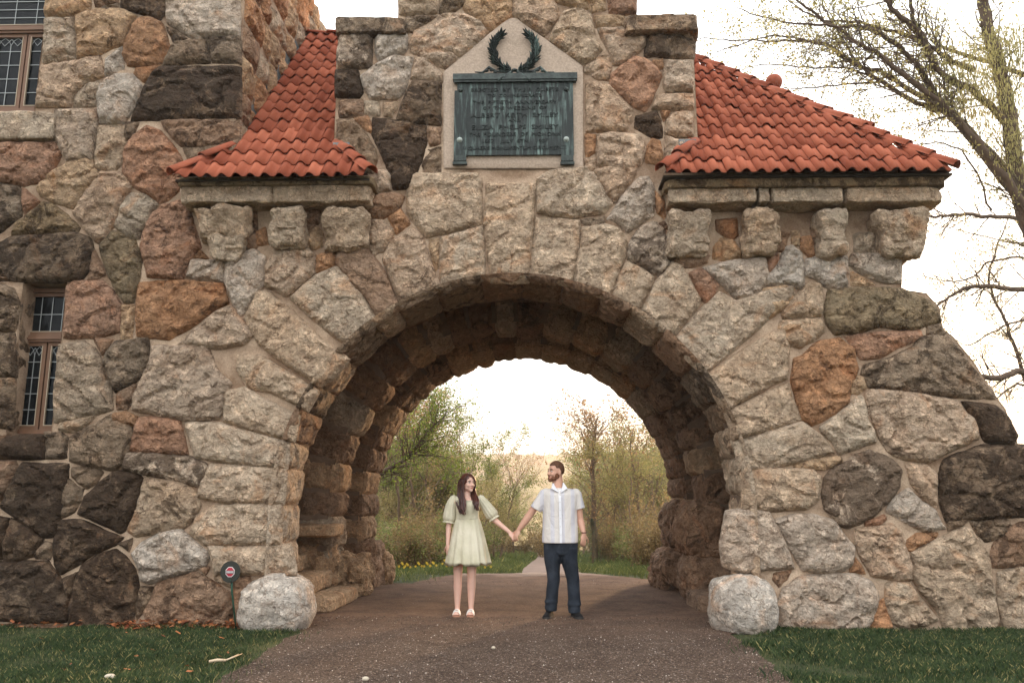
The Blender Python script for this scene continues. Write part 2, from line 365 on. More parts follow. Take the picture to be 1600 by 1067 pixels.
# stones traced crop by crop: (origin) "a,b a,b ...|code", units of 2.5 px
DATA = [
((0, 0), """29,-14 55,-14 56,6 45,10 29,11|t;57,-12 72,-12 73,2 60,4|b;64,5 75,3 75,5 66,6|d;76,-12 105,-12 103,8 100,12 87,8 76,5|k
106,-14 147,-14 148,15 147,22 120,24 105,14 104,5|w;104,17 116,24 109,27|d;28,12 46,11 48,37 46,39 27,39 28,25|g;48,11 60,6 76,6 85,10 79,19 76,28 60,34 49,37|t
87,12 93,11 101,15 104,24 106,29 101,39 92,42 80,41 77,34 78,26 83,17|o;85,43 99,41 94,47 90,51 84,46|o;109,27 127,25 131,39 102,40|d;129,24 146,23 147,30 147,39 133,39|d
101,42 146,42 146,73 82,75 87,62 94,48|k;26,42 45,39 62,35 65,47 53,52 46,60 43,67 23,67 25,52|p;66,37 76,30 77,43 66,47|w;47,60 54,53 62,51 61,66 46,67|g
63,53 72,47 83,46 88,53 87,61 80,73 77,77 63,77 61,63|w;34,69 60,69 61,76 59,90 57,100 42,102 38,93 34,84|p;62,79 76,78 78,90 76,102 72,107 60,106 60,90|g;79,77 86,77 84,82 80,88 78,83|d
92,79 100,82 107,90 113,100 111,113 111,119 103,126 99,127 94,122 84,117 77,107 78,93 84,85|r;101,76 146,75 146,91 113,91 107,85|b;115,93 127,92 146,91 146,108 120,104|d
-20,90 20,89 34,89 39,95 33,106 25,114 15,116 0,113 -20,112|r"""),
((0, 267), """33,1 42,-5 57,-8 61,2 58,8 52,14 46,23 42,22 33,19 25,15 23,11|t;63,1 74,1 80,6 82,10 78,17 72,32 66,42 61,45 56,40 50,32 46,26 53,15 60,6|p;-20,8 0,8 12,10 14,20 13,28 6,33 0,38 -20,38|d
14,11 24,19 15,27|r;27,20 32,21 42,28 50,36 48,38 8,40 10,34 17,28|m;-20,42 0,45 8,41 48,39 56,42 58,50 55,62 50,68 30,69 2,68 -20,68|k;58,49 62,56 65,65 55,70|b
70,38 76,38 84,43 87,50 88,58 86,70 83,82 79,84 76,80 70,70 63,52 63,46|m;82,14 92,16 98,21 95,27 90,37 86,42 79,40 72,35 74,27 79,17|g;111,19 114,19 118,25 122,38 125,48 119,54 116,60 114,67 92,66 90,55 88,47 90,38 95,28 101,22|r
119,56 139,56 139,69 128,69 117,66|w;142,55 158,49 165,53 166,65 164,73 152,89 150,90 146,83 140,68|w;42,72 47,69 64,69 70,75 75,84 75,100 60,104 40,104 41,88|r;76,84 84,84 82,105 76,106|t
87,70 105,69 128,69 139,71 142,82 134,86 119,98 105,105 86,103 85,85|o;121,100 136,88 144,85 150,92 158,103 152,108 135,111 112,108|p;-20,71 0,71 8,74 12,84 10,95 9,100 -20,99|d
-20,101 9,102 9,128 -20,128|d;-20,130 8,130 7,160 -20,160|d;152,28 160,26 160,48 155,48 146,50|b;121,54 125,50 129,54|o"""),
((0, 534), """37,2 52,0 58,4 62,9 64,20 69,30 70,42 60,45 45,49 34,50 34,30 36,15|g;58,-3 70,-1 64,7|b;67,5 72,0 92,-2 93,10 88,22 80,28 72,31 68,22 65,12|d;73,32 85,26 82,38 79,42 73,42|b
95,3 110,3 128,0 132,8 135,18 144,26 140,40 137,48 120,49 100,46 83,42 84,34 89,22 94,11|p;37,51 60,46 52,53 46,56 36,56|g;28,57 38,57 42,60 41,72 29,73|d;-20,59 27,59 27,73 -20,72|k
44,60 52,55 69,46 80,52 83,56 80,68 76,76 72,80 60,78 50,76 44,74|d;71,45 78,44 85,47 84,52 76,51 70,49|o;86,48 98,47 112,50 114,56 117,70 105,70 82,68 83,60|r
80,70 100,70 118,72 128,76 130,79 125,90 115,88 90,82 77,79|s;45,79 60,78 64,82 60,88 54,91 49,88 45,84|d;14,76 42,77 41,90 37,110 35,121 28,122 12,111 1,103 7,90|k;-20,75 9,75 11,79 6,90 0,98 -20,98|b
42,86 48,91 52,92 50,100 46,106 39,109 38,100|d;62,88 72,81 85,82 89,86 87,97 84,107 78,118 75,119 60,112 49,107 53,97|k;90,85 100,86 115,89 122,95 125,102 121,110 115,116 95,120 85,121 80,118 85,105 88,95|g"""),
((0, 800), """88,20 100,13 113,11 120,17 128,24 131,27 128,34 110,39 93,44 88,42 86,33 83,26|w;97,46 105,42 122,38 132,43 143,50 144,58 145,72 130,73 92,72 90,62 95,52|b;88,47 95,47 94,56 86,66 85,58|d
62,26 72,24 78,28 84,36 86,48 84,60 82,72 60,74 43,74 44,57 48,42 52,33|k;36,6 50,5 65,12 76,16 72,20 58,26 50,32 38,38 34,32 34,20 36,12|k;75,20 82,17 80,24|d;-20,1 5,4 4,20 1,29 -20,29|k
7,4 18,10 26,17 21,27 10,30 2,31 3,18|k;22,25 28,19 33,20 31,29 22,29|d;-20,32 30,31 37,42 43,56 41,68 25,69 0,67 -20,67|k;39,42 48,38 46,50 43,53|d;-20,71 41,71 41,80 -20,80|b
146,42 155,40 157,45 155,72 147,72|b;133,36 145,39 143,46 134,42|g;125,35 130,35 128,38|b"""),
((400, 267), """14,48 30,47 36,52 36,64 22,76 19,78 12,74 6,72 6,60|p;38,53 48,50 50,55 48,60 38,63|o;0,38 5,36 7,46 0,46|o;30,40 38,35 41,38 41,47 36,49 31,45|t;28,17 40,15 39,33 30,38|b
73,31 79,31 86,37 85,42 79,50 74,52 71,48 70,38|p;83,29 90,24 96,33 88,39|o;71,16 85,14 92,16 90,23 80,29 70,30|b;75,0 83,-1 85,5 84,12 75,13|p;108,43 114,42 114,60 112,62|t;-8,40 -2,38 -2,46 -10,48|o"""),
((400, 0), """89,-14 110,-14 113,8 98,10 90,9|g;115,-14 133,-14 130,2 124,7 115,8|d;136,-12 160,-12 160,11 147,19 138,13 130,5|t;94,11 112,10 105,15 98,20 94,20|d
99,20 110,15 118,9 130,9 140,14 145,20 135,30 118,43 108,37 97,33 96,27|p;53,22 72,22 72,41 70,42 51,43 51,33|s;75,23 94,22 94,30 92,33 84,35 77,39 75,32|w;66,48 76,40 87,35 98,36 96,45 92,58 89,61 72,62 68,55|w
100,37 105,36 116,46 116,51 97,49|p;98,51 115,52 115,78 88,75 92,63|k;50,44 63,44 66,58 64,61 50,60|k;51,63 66,62 68,70 65,73 52,73|b;68,63 76,64 77,72 68,72|g;80,64 89,64 85,73 80,72|g
51,75 60,75 68,83 74,94 75,100 73,108 58,106 57,98 51,97|d;62,74 70,73 73,83 67,80|o;73,74 87,75 106,79 106,90 103,100 96,117 86,118 82,104 77,92 73,84|k;108,80 115,80 115,89 109,91 107,86|b;108,94 115,92 115,112 103,112 104,103|d"""),
((800, 0), """0,-12 22,-12 28,5 29,12 25,18 20,22 10,16 0,9|p;25,-12 57,-12 58,6 50,7 38,4 27,1|t;60,-12 77,-12 77,8 70,9 61,8|r;33,7 40,6 49,8 50,16 52,25 56,31 50,37 45,40 35,34 24,25 25,20 29,14|g
52,10 70,10 70,16 52,17|t;54,18 71,18 84,21 83,28 76,35 68,40 64,40 61,32 56,23|p;86,20 112,19 114,28 113,37 100,36 83,35 85,26|d;76,36 82,37 88,41 93,47 90,55 85,67 83,69 77,67 70,60 62,54 62,47 69,41|r
46,42 57,34 61,36 62,42 60,50 53,49 46,45|p;89,38 94,37 94,42 91,43|o;96,38 113,38 113,57 96,57 95,47|p;91,60 96,59 113,59 113,68 108,69 88,68|p;47,51 60,53 66,60 75,69 75,75 71,81 62,82 47,82|p
78,73 90,70 93,76 94,86 88,86 77,80|k;94,70 98,70 95,75|o;100,71 113,70 113,85 104,86 96,83 97,76|p;96,86 103,88 113,88 113,104 96,100|p;46,84 52,85 51,95 47,98|o;54,85 62,83 80,85 83,93 80,103 75,107 64,108 54,103 53,94|p
85,91 88,87 92,88 94,98 94,102 84,101|o;46,99 52,100 52,107 46,107|p"""),
((800, 267), """16,5 25,0 48,-2 52,3 57,12 63,20 58,26 50,27 43,29 25,28 16,26|v;52,0 65,-4 78,-2 77,3 70,12 64,19 60,14 55,6|p;80,4 85,4 89,11 88,28 80,33 72,38 66,32 60,30 64,24 70,15|w;44,31 58,29 57,34 48,36|d
80,36 88,31 95,36 100,48 98,58 93,66 85,62 73,55 74,44|s;102,50 115,51 124,52 122,57 113,60 104,60 101,56|b;111,64 118,61 130,71 122,82 119,80|r;90,13 95,20 96,30 91,26|o;127,45 131,42 138,43 144,52 135,56 126,55|t
128,31 140,30 141,40 137,43 128,37|o;120,61 135,57 158,54 160,64 158,72 148,80 140,79 130,69|w;160,40 168,38 173,39 170,50 162,50|b;90,34 95,36 97,46 101,48 100,40 96,32|b"""),
((1200, 267), """15,38 19,38 19,46 16,46|t;21,42 26,41 28,46 29,53 26,54 21,48|o;15,47 20,51 22,60 22,70 20,74 14,71 0,71 -3,68 5,60 8,55 11,48|w;0,54 6,52 8,55 3,62 0,64|r;23,56 30,54 49,54 50,64 50,72 38,73 32,68 24,65|w
53,52 83,52 83,70 70,69 58,64 51,58|w;52,63 60,67 66,71 52,71|t;38,75 60,73 84,74 92,77 100,81 105,86 108,94 90,99 70,97 58,100 42,102 37,95 36,85|m;-3,74 10,72 16,74 16,80 10,86 0,92 -8,90 -6,80|t
18,78 26,70 33,71 34,88 33,90 10,92 9,87|g;8,94 34,92 35,100 30,105 20,110 8,107 7,98|g;48,104 70,101 95,100 97,104 82,110 68,117 58,117 54,110|r;100,97 108,96 112,103 100,103|d;54,40 67,38 67,50 54,50|g;32,33 32,50 28,42 27,36|b"""),
((1200, 534), """60,15 78,10 92,3 95,-3 112,-4 118,3 128,17 140,30 142,35 130,35 100,33 85,30 63,28 59,20|d;17,11 22,9 32,0 45,-2 54,5 56,17 52,26 50,38 40,46 27,52 22,48 18,35 15,25|o;53,22 59,22 61,28 57,33 52,32|t
50,40 58,34 60,36 62,48 66,56 67,62 56,66 45,70 40,62 34,56 33,54 42,47|g;62,33 65,30 90,32 118,37 122,44 128,48 131,56 131,60 120,65 105,73 100,75 85,73 75,68 70,60 64,45|p;122,38 142,40 150,47 156,58 154,64 136,62 134,58 130,48|k
12,77 30,73 45,72 46,75 35,79 20,79|t;36,85 42,78 50,75 54,71 64,68 78,74 83,80 82,90 75,100 64,110 50,116 45,114 36,104 34,95|s;87,77 98,76 105,83 105,104 96,97 90,88|p;88,92 96,100 104,105 107,112 110,116 98,118 85,112 75,106 78,98|w
110,74 120,70 135,65 155,65 170,66 180,80 184,108 150,109 125,111 112,112 108,100 107,85|k"""),
((1200, 800), """5,5 15,2 30,2 42,6 48,15 54,22 53,32 48,36 35,38 22,36 17,27 10,14|w;62,6 73,2 74,4 70,7 62,8|r;55,11 70,9 78,8 84,14 85,22 90,34 89,42 82,43 65,39 60,30 55,20|p;88,18 93,14 107,13 105,17 95,20 90,24 87,23|o;54,28 58,33 60,38 52,37|o
113,6 125,5 120,9 113,11|d;127,6 150,5 152,8 147,14 140,17 136,18 131,13|d;113,14 122,9 126,10 132,17 137,26 139,38 141,50 144,68 140,76 125,77 110,72 106,60 96,50 90,40 91,32 90,26 100,20|g;139,28 142,20 152,10 158,7 186,7 190,32 150,34 141,34|b
144,38 160,34 190,34 194,76 148,75 144,55|g;4,38 14,37 12,42 7,46 4,42|b;10,48 20,41 35,39 55,39 65,44 69,52 68,58 65,68 60,74 45,74 20,73 6,72 6,58|w;74,45 82,43 88,44 96,55 106,67 100,70 85,72 77,68 74,58|g;69,59 72,55 75,62 77,72 72,75 65,74 65,67|o"""),
]
VOUS = """762,287 835,287 833,330 825,439 768,439 757,350|v;690,372 753,354 757,434 725,443 692,452 687,405|v;645,272 745,272 752,285 751,350 712,360 667,370 650,350 637,332 637,300|v
645,357 660,372 670,405 680,432 688,449 633,478 618,452 600,405 612,378|p;530,390 550,386 572,388 588,408 600,425 612,455 625,480 590,500 575,467 548,442 525,410|b;455,465 492,432 530,415 558,452 590,500 547,534 532,532 490,498|v
382,497 400,458 415,455 450,482 500,530 543,562 518,590 500,602 450,570 405,537|v;372,556 405,556 462,590 495,612 480,640 425,612 388,606 370,575|v;352,612 385,606 400,618 465,650 458,688 400,673 350,658|v
290,661 347,662 390,676 450,692 446,730 400,727 350,721 305,714|v;330,726 400,729 445,733 440,786 350,785 310,776 315,755|v;308,806 335,790 400,787 438,790 436,848 375,851 320,851 297,832|v;327,853 400,855 452,853 460,897 400,896 338,896|v
838,341 850,339 905,346 905,372 895,430 890,444 850,437 832,432 832,395|v;910,357 945,351 967,358 978,378 975,400 960,442 952,466 925,456 897,446 905,398|v;980,410 1005,422 1020,434 1015,455 1000,482 985,484 956,468 965,437|v
1050,411 1065,417 1075,437 1093,467 1088,482 1070,502 1052,524 1033,516 1003,488 1020,447 1038,427|v;1054,532 1090,490 1125,458 1150,472 1200,452 1236,449 1240,460 1190,507 1150,542 1101,582 1075,560|v
1104,586 1175,539 1225,512 1233,545 1229,590 1200,603 1133,642 1118,615|v;1135,645 1200,613 1229,602 1245,640 1251,656 1200,672 1148,686 1143,665|v;1150,690 1200,675 1253,660 1280,680 1302,706 1250,721 1200,730 1156,733|v
1160,738 1200,733 1270,734 1281,746 1278,780 1260,794 1200,797 1164,794|v;1137,800 1180,797 1200,800 1227,850 1239,886 1200,889 1160,894 1132,882 1128,850|w"""
# front plane outline (mortar), a simple polygon that leaves the arch open
RA, ZC = 2.57, 1.25
XL, XR = -RA-.06, RA+.04
def prof(s, R, zc, xc=0.0, z0=-0.1):
    """profile of the arch: jamb, half circle, jamb. returns x, z, inward normal"""
    h = zc-z0
    if s < h: return xc-R, z0+s, 1.0, 0.0
    a = (s-h)/R
    if a < PI: return xc-R*math.cos(a), zc+R*math.sin(a), math.cos(a), -math.sin(a)
    return xc+R, zc-(s-h-PI*R), -1.0, 0.0
def plen(R, zc, z0=-0.1): return 2*(zc-z0)+PI*R
Tr = P2(367, 200)[0]; CL = P2(526, 120)[0]; CR = P2(1086, 120)[0]; ZT = P2(700, 27)[1]; TL = P2(622, 10)[0]; TR = P2(993, 10)[0]
ZTOP = 9.2; ZR = 5.15
right = [P2(*q) for q in ((1409, 330), (1409, 452), (1448, 458), (1468, 480), (1472, 512), (1490, 526), (1522, 565), (1552, 612), (1572, 640), (1590, 690), (1604, 740), (1640, 900), (1680, 1010))]
outl = [(-8.2, -0.25), (XL, -0.25)]
for i in range(41):
    a = PI*i/40; outl.append((-(RA+.05)*math.cos(a)-0.01, ZC+(RA+.05)*math.sin(a)))
outl += [(XR, -0.25), (right[-1][0], -0.25)]+right[::-1][1:]+[(right[0][0], ZR), (CR, ZR), (CR, ZT), (TR, ZT), (TR, ZTOP), (TL, ZTOP), (TL, ZT), (CL, ZT), (CL, ZR), (Tr, ZR), (Tr, ZTOP), (-8.2, ZTOP)]
wu = [(-7.4, P2(50, 178)[1]), (P2(62, 100)[0], P2(50, 178)[1]), (P2(62, 100)[0], ZTOP-.4), (-7.4, ZTOP-.4)]
wl = [(P2(18, 600)[0], P2(60, 680)[1]), (P2(90, 580)[0], P2(60, 680)[1]), (P2(90, 580)[0], P2(60, 440)[1]), (P2(18, 600)[0], P2(60, 440)[1])]
def sheet_with_holes(outline, holes, h, fmap):
    pts = [Vector(p) for p in outline]; edges = [(i, (i+1) % len(pts)) for i in range(len(pts))]
    for hl in holes:
        b = len(pts); pts += [Vector(p) for p in hl]; edges += [(b+i, b+(i+1) % len(hl)) for i in range(len(hl))]
    A = np.array(outline); lo = A.min(0); hi = A.max(0)
    G = np.array([(x, y) for x in np.arange(lo[0], hi[0], h) for y in np.arange(lo[1], hi[1], h)])+np.random.RandomState(3).uniform(-.3*h, .3*h, (len(np.arange(lo[0], hi[0], h))*len(np.arange(lo[1], hi[1], h)), 2))
    G = G[inpoly_np(G, outline)]; G = G[bdist(G, outline) > h*.3]
    pts += [Vector(p) for p in G]
    r = delaunay_2d_cdt(pts, edges, [], 0, 1e-5)
    v = np.array([(p.x, p.y) for p in r[0]]); F = np.array(r[2]); cen = v[F].mean(1)
    k = inpoly_np(cen, outline)
    for hl in holes: k &= ~inpoly_np(cen, hl)
    F = F[k]
    return [fmap(x, y) for x, y in v], [tuple(f) for f in F.tolist()]
vv, ff = sheet_with_holes(outl, [wu, wl], 0.07, lambda x, z: (x, YF+0.014+0.014*noise.noise(Vector((x*6, z*6, 0))), z))
wall = mobj('front_wall', mesh('front_wall', vv, ff), MORTAR, gate, True)
# sides and back of the mass
def strip(a, b, y0=YF+0.006, y1=14.6): sm.add([(a[0], y0, a[1]), (b[0], y0, b[1]), (b[0], y1, b[1]), (a[0], y1, a[1])], [(0, 1, 2, 3)])
cl = [(XR, -.25), (right[-1][0], -.25)]+right[::-1][1:]+[(right[0][0], ZR)]
sm = MB()
for a, b in zip(cl[1:-1], cl[2:]): strip(a, b, YF+.006, 11.2)
sm.build('side_wall', MORTAR, gate); sm = MB()
for a, b in (((CR, ZR), (CR, ZT)), ((CR, ZT), (TR, ZT)), ((TR, ZT), (TR, ZTOP))): strip(a, b, YF+.006, 12.6)
sm.build('side_wall', MORTAR, gate); sm = MB()
for a, b in (((TL, ZTOP), (TL, ZT)), ((TL, ZT), (CL, ZT)), ((CL, ZT), (CL, ZR))): strip(a, b, YF+.006, 12.6)
sm.build('side_wall', MORTAR, gate); sm = MB()
strip((Tr, ZR-1.5), (Tr, ZTOP), YF+.006, 16.6)
sm.build('side_wall', MORTAR, gate)
# window reveals
for hl in (wu, wl):
    mb = MB()
    for i in range(4):
        a, b = hl[i], hl[(i+1) % 4]; mb.add([(a[0], YF, a[1]), (b[0], YF, b[1]), (b[0], YF+.5, b[1]), (a[0], YF+.5, a[1])], [(0, 1, 2, 3)])
    mb.build('window_reveal', MORTAR, gate)
def darkfac(x, z):          # stones on the tower side get a darker tone
    return 0.82 if x < -3.4 else 1.0
nst = 0
for (ox, oy), txt in DATA:
    for item in txt.replace('\n', ';').split(';'):
        if not item.strip(): continue
        pts, code = item.split('|'); poly = []
        for t in pts.split():
            a, b = t.split(','); a = float(a); a = 149.5 if (ox == 0 and oy == 0 and a >= 146) else a; poly.append(P2(ox+2.5*a, oy+2.5*float(b)))
        cx = sum(p[0] for p in poly)/len(poly); cz = sum(p[1] for p in poly)/len(poly)
        A = abs(area(poly)); ox_ = ox
        big_ = A > 0.08
        stone('stone', poly, code, front, wall, dark=darkfac(cx, cz), bulge=0.105 if big_ else 0.06, h=0.031 if big_ else 0.028, joint=-0.028, rnd=.12, sink=.035); nst += 1
for item in VOUS.replace('\n', ';').split(';'):
    pts, code = item.split('|'); poly = [P2(*map(float, t.split(','))) for t in pts.split()]
    stone('voussoir', poly, code, front, wall, bulge=0.11, h=0.03, joint=-0.03, rnd=.09, sink=.035, rough=.75)
# ------------------------------------------------------------ the vault: three rings with wider bays between
vault = None
def ring_map(R, zc, xc):
    def f(s, y, h):
        x, z, nx, nz = prof(s, R, zc, xc); return (x+nx*h, y, z+nz*h)
    return f
def ring_core(R, zc, xc, y0, y1, face_to=None):
    mb = MB(); N = 80; T = plen(R, zc); r = []
    for i in range(N+1):
        x, z, nx, nz = prof(T*i/N, R, zc, xc); r.append((x, z, nx, nz))
    for i in range(N):
        a, b = r[i], r[i+1]
        mb.add([(a[0], y0, a[1]), (b[0], y0, b[1]), (b[0], y1, b[1]), (a[0], y1, a[1])], [(0, 1, 2, 3)])
        if face_to:
            for yy in (y0, y1):
                o = face_to
                mb.add([(a[0], yy, a[1]), (b[0], yy, b[1]), (b[0]-b[2]*o, yy, b[1]-b[3]*o), (a[0]-a[2]*o, yy, a[1]-a[3]*o)], [(0, 1, 2, 3)])
    return mb
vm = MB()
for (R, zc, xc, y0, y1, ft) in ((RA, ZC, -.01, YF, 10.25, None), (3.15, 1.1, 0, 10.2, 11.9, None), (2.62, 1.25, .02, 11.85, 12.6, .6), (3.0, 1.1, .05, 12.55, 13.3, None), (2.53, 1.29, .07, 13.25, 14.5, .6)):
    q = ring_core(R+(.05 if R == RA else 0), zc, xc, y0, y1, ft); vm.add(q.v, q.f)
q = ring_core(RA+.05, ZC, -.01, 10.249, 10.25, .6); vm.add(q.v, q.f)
vault = vm.build('vault', simple('shade_toned_mortar', sc((112, 92, 76)), .95, 20, .02, .25, 4), gate, False)  # mortar coloured darker to stand in for the shade inside the vault
def ring_stones(R, zc, xc, y0, y1, breaks, code, bulge, face=0.0, dark=1.0, ysplit=None):
    f = ring_map(R, zc, xc); s = sorted(breaks)
    for a, b in zip(s[:-1], s[1:]):
        ys = [y0, y1] if not ysplit else [y0]+[y0+(y1-y0)*random.uniform(.35, .65)]+[y1]
        for k in range(len(ys)-1):
            c = random.choice(code) if R != RA+.05 or a < 1.7 or a > plen(RA, ZC)-1.9 else random.choice('bbgd'); j = lambda: random.uniform(-.012, .012)  # front ring above the springing: darker codes paint in the underside's shade
            poly = [(a+j(), ys[k]), (b+j(), ys[k]), (b+j(), ys[k+1]), (a+j(), ys[k+1])]
            r = stone_mesh(poly, f, bulge=bulge*random.uniform(.6, 1.25), h=0.055, joint=-.016)
            if r is None: continue
            V, Fc = r
            if face and k == 0:      # the block's face towards the road
                fm = lambda s_, r_, h: (lambda q: (q[0]-q[2]*r_, y0-h, q[1]-q[3]*r_))(prof(s_, R, zc, xc))
                r2 = stone_mesh([(a+.01, -0.03), (b-.01, -0.03), (b-.01, face), (a+.01, face)], fm, bulge=.05, h=.07, joint=0.0)
                if r2: n = len(V); V = list(V)+list(r2[0]); Fc = Fc+[tuple(i+n for i in t) for t in r2[1]]
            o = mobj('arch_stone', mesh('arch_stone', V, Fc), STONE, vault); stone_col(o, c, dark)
def br(T, lo, hi):
    s = [0.0]; 
    while s[-1] < T-lo: s.append(s[-1]+random.uniform(lo, hi))
    s[-1] = T; return s
# front ring joints follow the voussoirs
h0 = ZC+0.1
def s_of(px, py):
    x, z = P2(px, py)
    if z <= ZC: s = z+.1; return s if x < 0 else plen(RA, ZC)-s
    return h0+RA*math.atan2(z-ZC, -(x))
bA = [0, s_of(455, 900), s_of(438, 850), s_of(442, 788), s_of(447, 731), s_of(460, 690), s_of(480, 642), s_of(500, 600), s_of(540, 556), s_of(590, 500), s_of(628, 480), s_of(690, 451), s_of(762, 440), s_of(828, 440), s_of(893, 446), s_of(954, 468), s_of(1001, 490), s_of(1053, 530), s_of(1100, 584), s_of(1134, 643), s_of(1148, 687), s_of(1158, 735), s_of(1164, 796), s_of(1135, 888), plen(RA, ZC)]
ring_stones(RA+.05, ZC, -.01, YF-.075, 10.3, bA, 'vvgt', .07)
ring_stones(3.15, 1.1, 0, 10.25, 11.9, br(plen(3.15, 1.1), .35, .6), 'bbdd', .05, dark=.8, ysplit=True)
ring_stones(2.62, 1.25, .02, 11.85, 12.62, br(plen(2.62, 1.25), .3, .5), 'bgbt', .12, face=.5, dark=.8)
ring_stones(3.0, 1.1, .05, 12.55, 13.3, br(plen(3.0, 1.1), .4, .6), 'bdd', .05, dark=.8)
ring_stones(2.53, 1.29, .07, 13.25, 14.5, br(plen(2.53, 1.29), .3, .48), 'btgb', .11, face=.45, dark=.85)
# dark loose stones of the back front (seen only from behind)
bk = MB(); N = 60
for i in range(N):
    a0, a1 = PI*i/N, PI*(i+1)/N
    f = lambda a: (.07-2.53*math.cos(a), 14.5, 1.29+2.53*math.sin(a))
    g = lambda a: (-6.5*math.cos(a), 14.5, 1.29+7*math.sin(a)**.5 if 0 < a < PI else 1.29)
    bk.add([f(a0), f(a1), g(a1), g(a0)], [(0, 1, 2, 3)])
bk.add([(-2.46, 14.5, -.2), (-2.46, 14.5, 1.29), (-6.5, 14.5, 1.29), (-6.5, 14.5, -.2)], [(0, 1, 2, 3)])
bk.add([(2.6, 14.5, -.2), (2.6, 14.5, 1.29), (5.6, 14.5, 1.29), (5.6, 14.5, -.2)], [(0, 1, 2, 3)])
bk.add([(5.6, 14.5, -.2), (5.6, 14.5, 1.29), (5.6, 11.2, 1.29), (5.6, 11.2, -.2)], [(0, 1, 2, 3)])
bk.build('rear_wall', MORTAR, gate)
# rock masses and steps in the left bay
for a in ((-3.2, -2.2, 10.4, 12.2, 0.0, .19, 't'), (-3.25, -2.52, 10.5, 11.95, .19, .42, 't'), (-3.3, -2.84, 10.5, 11.7, .42, .64, 't')):
    rough_block('step', *a[:6], a[6], gate, amp=.014, pw=9, n=12)
rough_block('ledge_stone', -3.2, -2.42, 11.3, 12.0, .87, 1.03, 't', gate, amp=.012, pw=9, n=10)
rough_block('base_stone', -3.15, -2.5, 11.75, 12.5, -.05, .86, 't', gate, amp=.08, pw=3.5, n=16, taper=(1.15, 1.1))
rough_block('base_stone', -2.9, -2.12, 12.15, 12.75, -.1, .62, 't', gate, amp=.07, pw=3, n=16)
rough_block('base_stone', -3.1, -2.2, 13.15, 14.4, -.1, .75, 'b', gate, amp=.05, pw=5, n=14)
# right bay: round lower boulders and a bench step
for (x, y, z, a, b, c) in ((2.62, 12.15, .95, .36, .5, .42), (2.7, 12.15, .3, .42, .5, .36), (2.66, 13.8, .95, .34, .6, .42), (2.55, 13.7, .28, .44, .6, .36)):
    rough_block('base_stone', x-a, x+a, y-b, y+b, z-c, z+c, 'b', gate, amp=.05, pw=3.2, n=14)
rough_block('bench_stone', 2.25, 3.0, 10.6, 11.6, -.05, .2, 'b', gate, amp=.012, pw=9, n=10)
# jamb foot stones behind the two front boulders
rough_block('foot_stone', -3.0, -2.38, 9.45, 10.25, -.1, .5, 't', gate, amp=.04, pw=4, n=14)
rough_block('foot_stone', 2.4, 3.0, 9.5, 10.2, -.1, .55, 't', gate, amp=.04, pw=4, n=14)
# ------------------------------------------------------------ tower return face: stones receding
side = lambda y, z, h: (Tr+h, y, z)
y = YF+.02; zrow = 5.6
random.seed(21)
while zrow < ZTOP:
    hh = random.uniform(.3, .5); y = YF+.03
    while y < 16.4:
        ww = random.uniform(.3, .75)
        j = lambda: random.uniform(-.06, .06)
        stone('stone', [(y, zrow+j()), (y+ww, zrow+j()), (y+ww, zrow+hh+j()), (y, zrow+hh+j())], random.choice('tgbogt'), side, wall, bulge=.09, h=.05)
        y += ww
    zrow += hh
# ------------------------------------------------------------ plaque surround slab and cap stones
GRAN = simple('dressed_granite', sc((168, 148, 130)), .9, 55, .008, .16, 40)
pent = [P2(*q) for q in ((693, 264), (693, 113), (794, 29), (806, 29), (911, 104), (911, 264))]
r = stone_mesh(pent, front, bulge=.0, h=.06, rnd=.05, joint=0, sink=.02, rough=.12)
o = mobj('plaque_slab', mesh('plaque_slab', [(v[0], v[1]-.028, v[2]) for v in r[0]], r[1]), GRAN, gate)
def capstone(px0, px1, py0, py1, yf, code, **k):
    a = un(px0, py0, yf); b = un(px1, py1, yf); return rough_block('cap_stone', a.x, b.x, yf, 10.2, b.z, a.z, code, gate, amp=.02, pw=14, n=14, **k)
capstone(522, 634, 26, 50, 9.16, 'd'); capstone(978, 1094, 21, 47, 9.12, 'd')
# ------------------------------------------------------------ cornices and corbels
def px_block(name, x0, x1, y0, y1, yf, yb, code, **k):
    a = un(x0, y0, yf); b = un(x1, y1, yf); return rough_block(name, a.x, b.x, yf, yb, b.z, a.z, code, gate, **k)
for x0, x1 in ((283, 424), (425, 578)):
    px_block('cornice_stone', x0, x1, 288, 315, 8.98, 9.42, 'v', dark=1.1, amp=.02, pw=16, n=16)
for x0, x1 in ((1044, 1184), (1185, 1204), (1205, 1320), (1321, 1476)):
    px_block('cornice_stone', x0, x1, 290, 315, 8.98, 9.42 if x1 < 1450 else 9.9, 'v', dark=1.1, amp=.02, pw=16, n=16)
px_block('cornice_ledge', 276, 582, 277, 287, 8.93, 9.4, 'm', amp=.004, pw=30, n=10)
px_block('cornice_ledge', 1040, 1482, 279, 289, 8.93, 9.9, 'm', amp=.004, pw=30, n=10)
for (x0, x1, y0, y1, tp, yf, c) in ((296, 386, 317, 366, .82, 9.0, 'g'), (318, 378, 362, 404, .7, 9.1, 'g'), (412, 472, 319, 380, .95, 8.98, 'g'), (501, 570, 319, 384, .92, 8.98, 'g'),
        (1043, 1118, 322, 391, .9, 8.98, 'g'), (1163, 1228, 322, 391, .92, 8.98, 'g'), (1279, 1337, 323, 394, .95, 8.98, 'g'), (1369, 1468, 324, 397, .62, 8.96, 'g')):
    a = un(x0, y0, yf); b = un(x1, y1, yf)
    rough_block('corbel', a.x, b.x, yf, 9.6, b.z, a.z, 'v', gate, amp=.042, pw=7, n=20, taper=(tp, .8), dark=1.08)
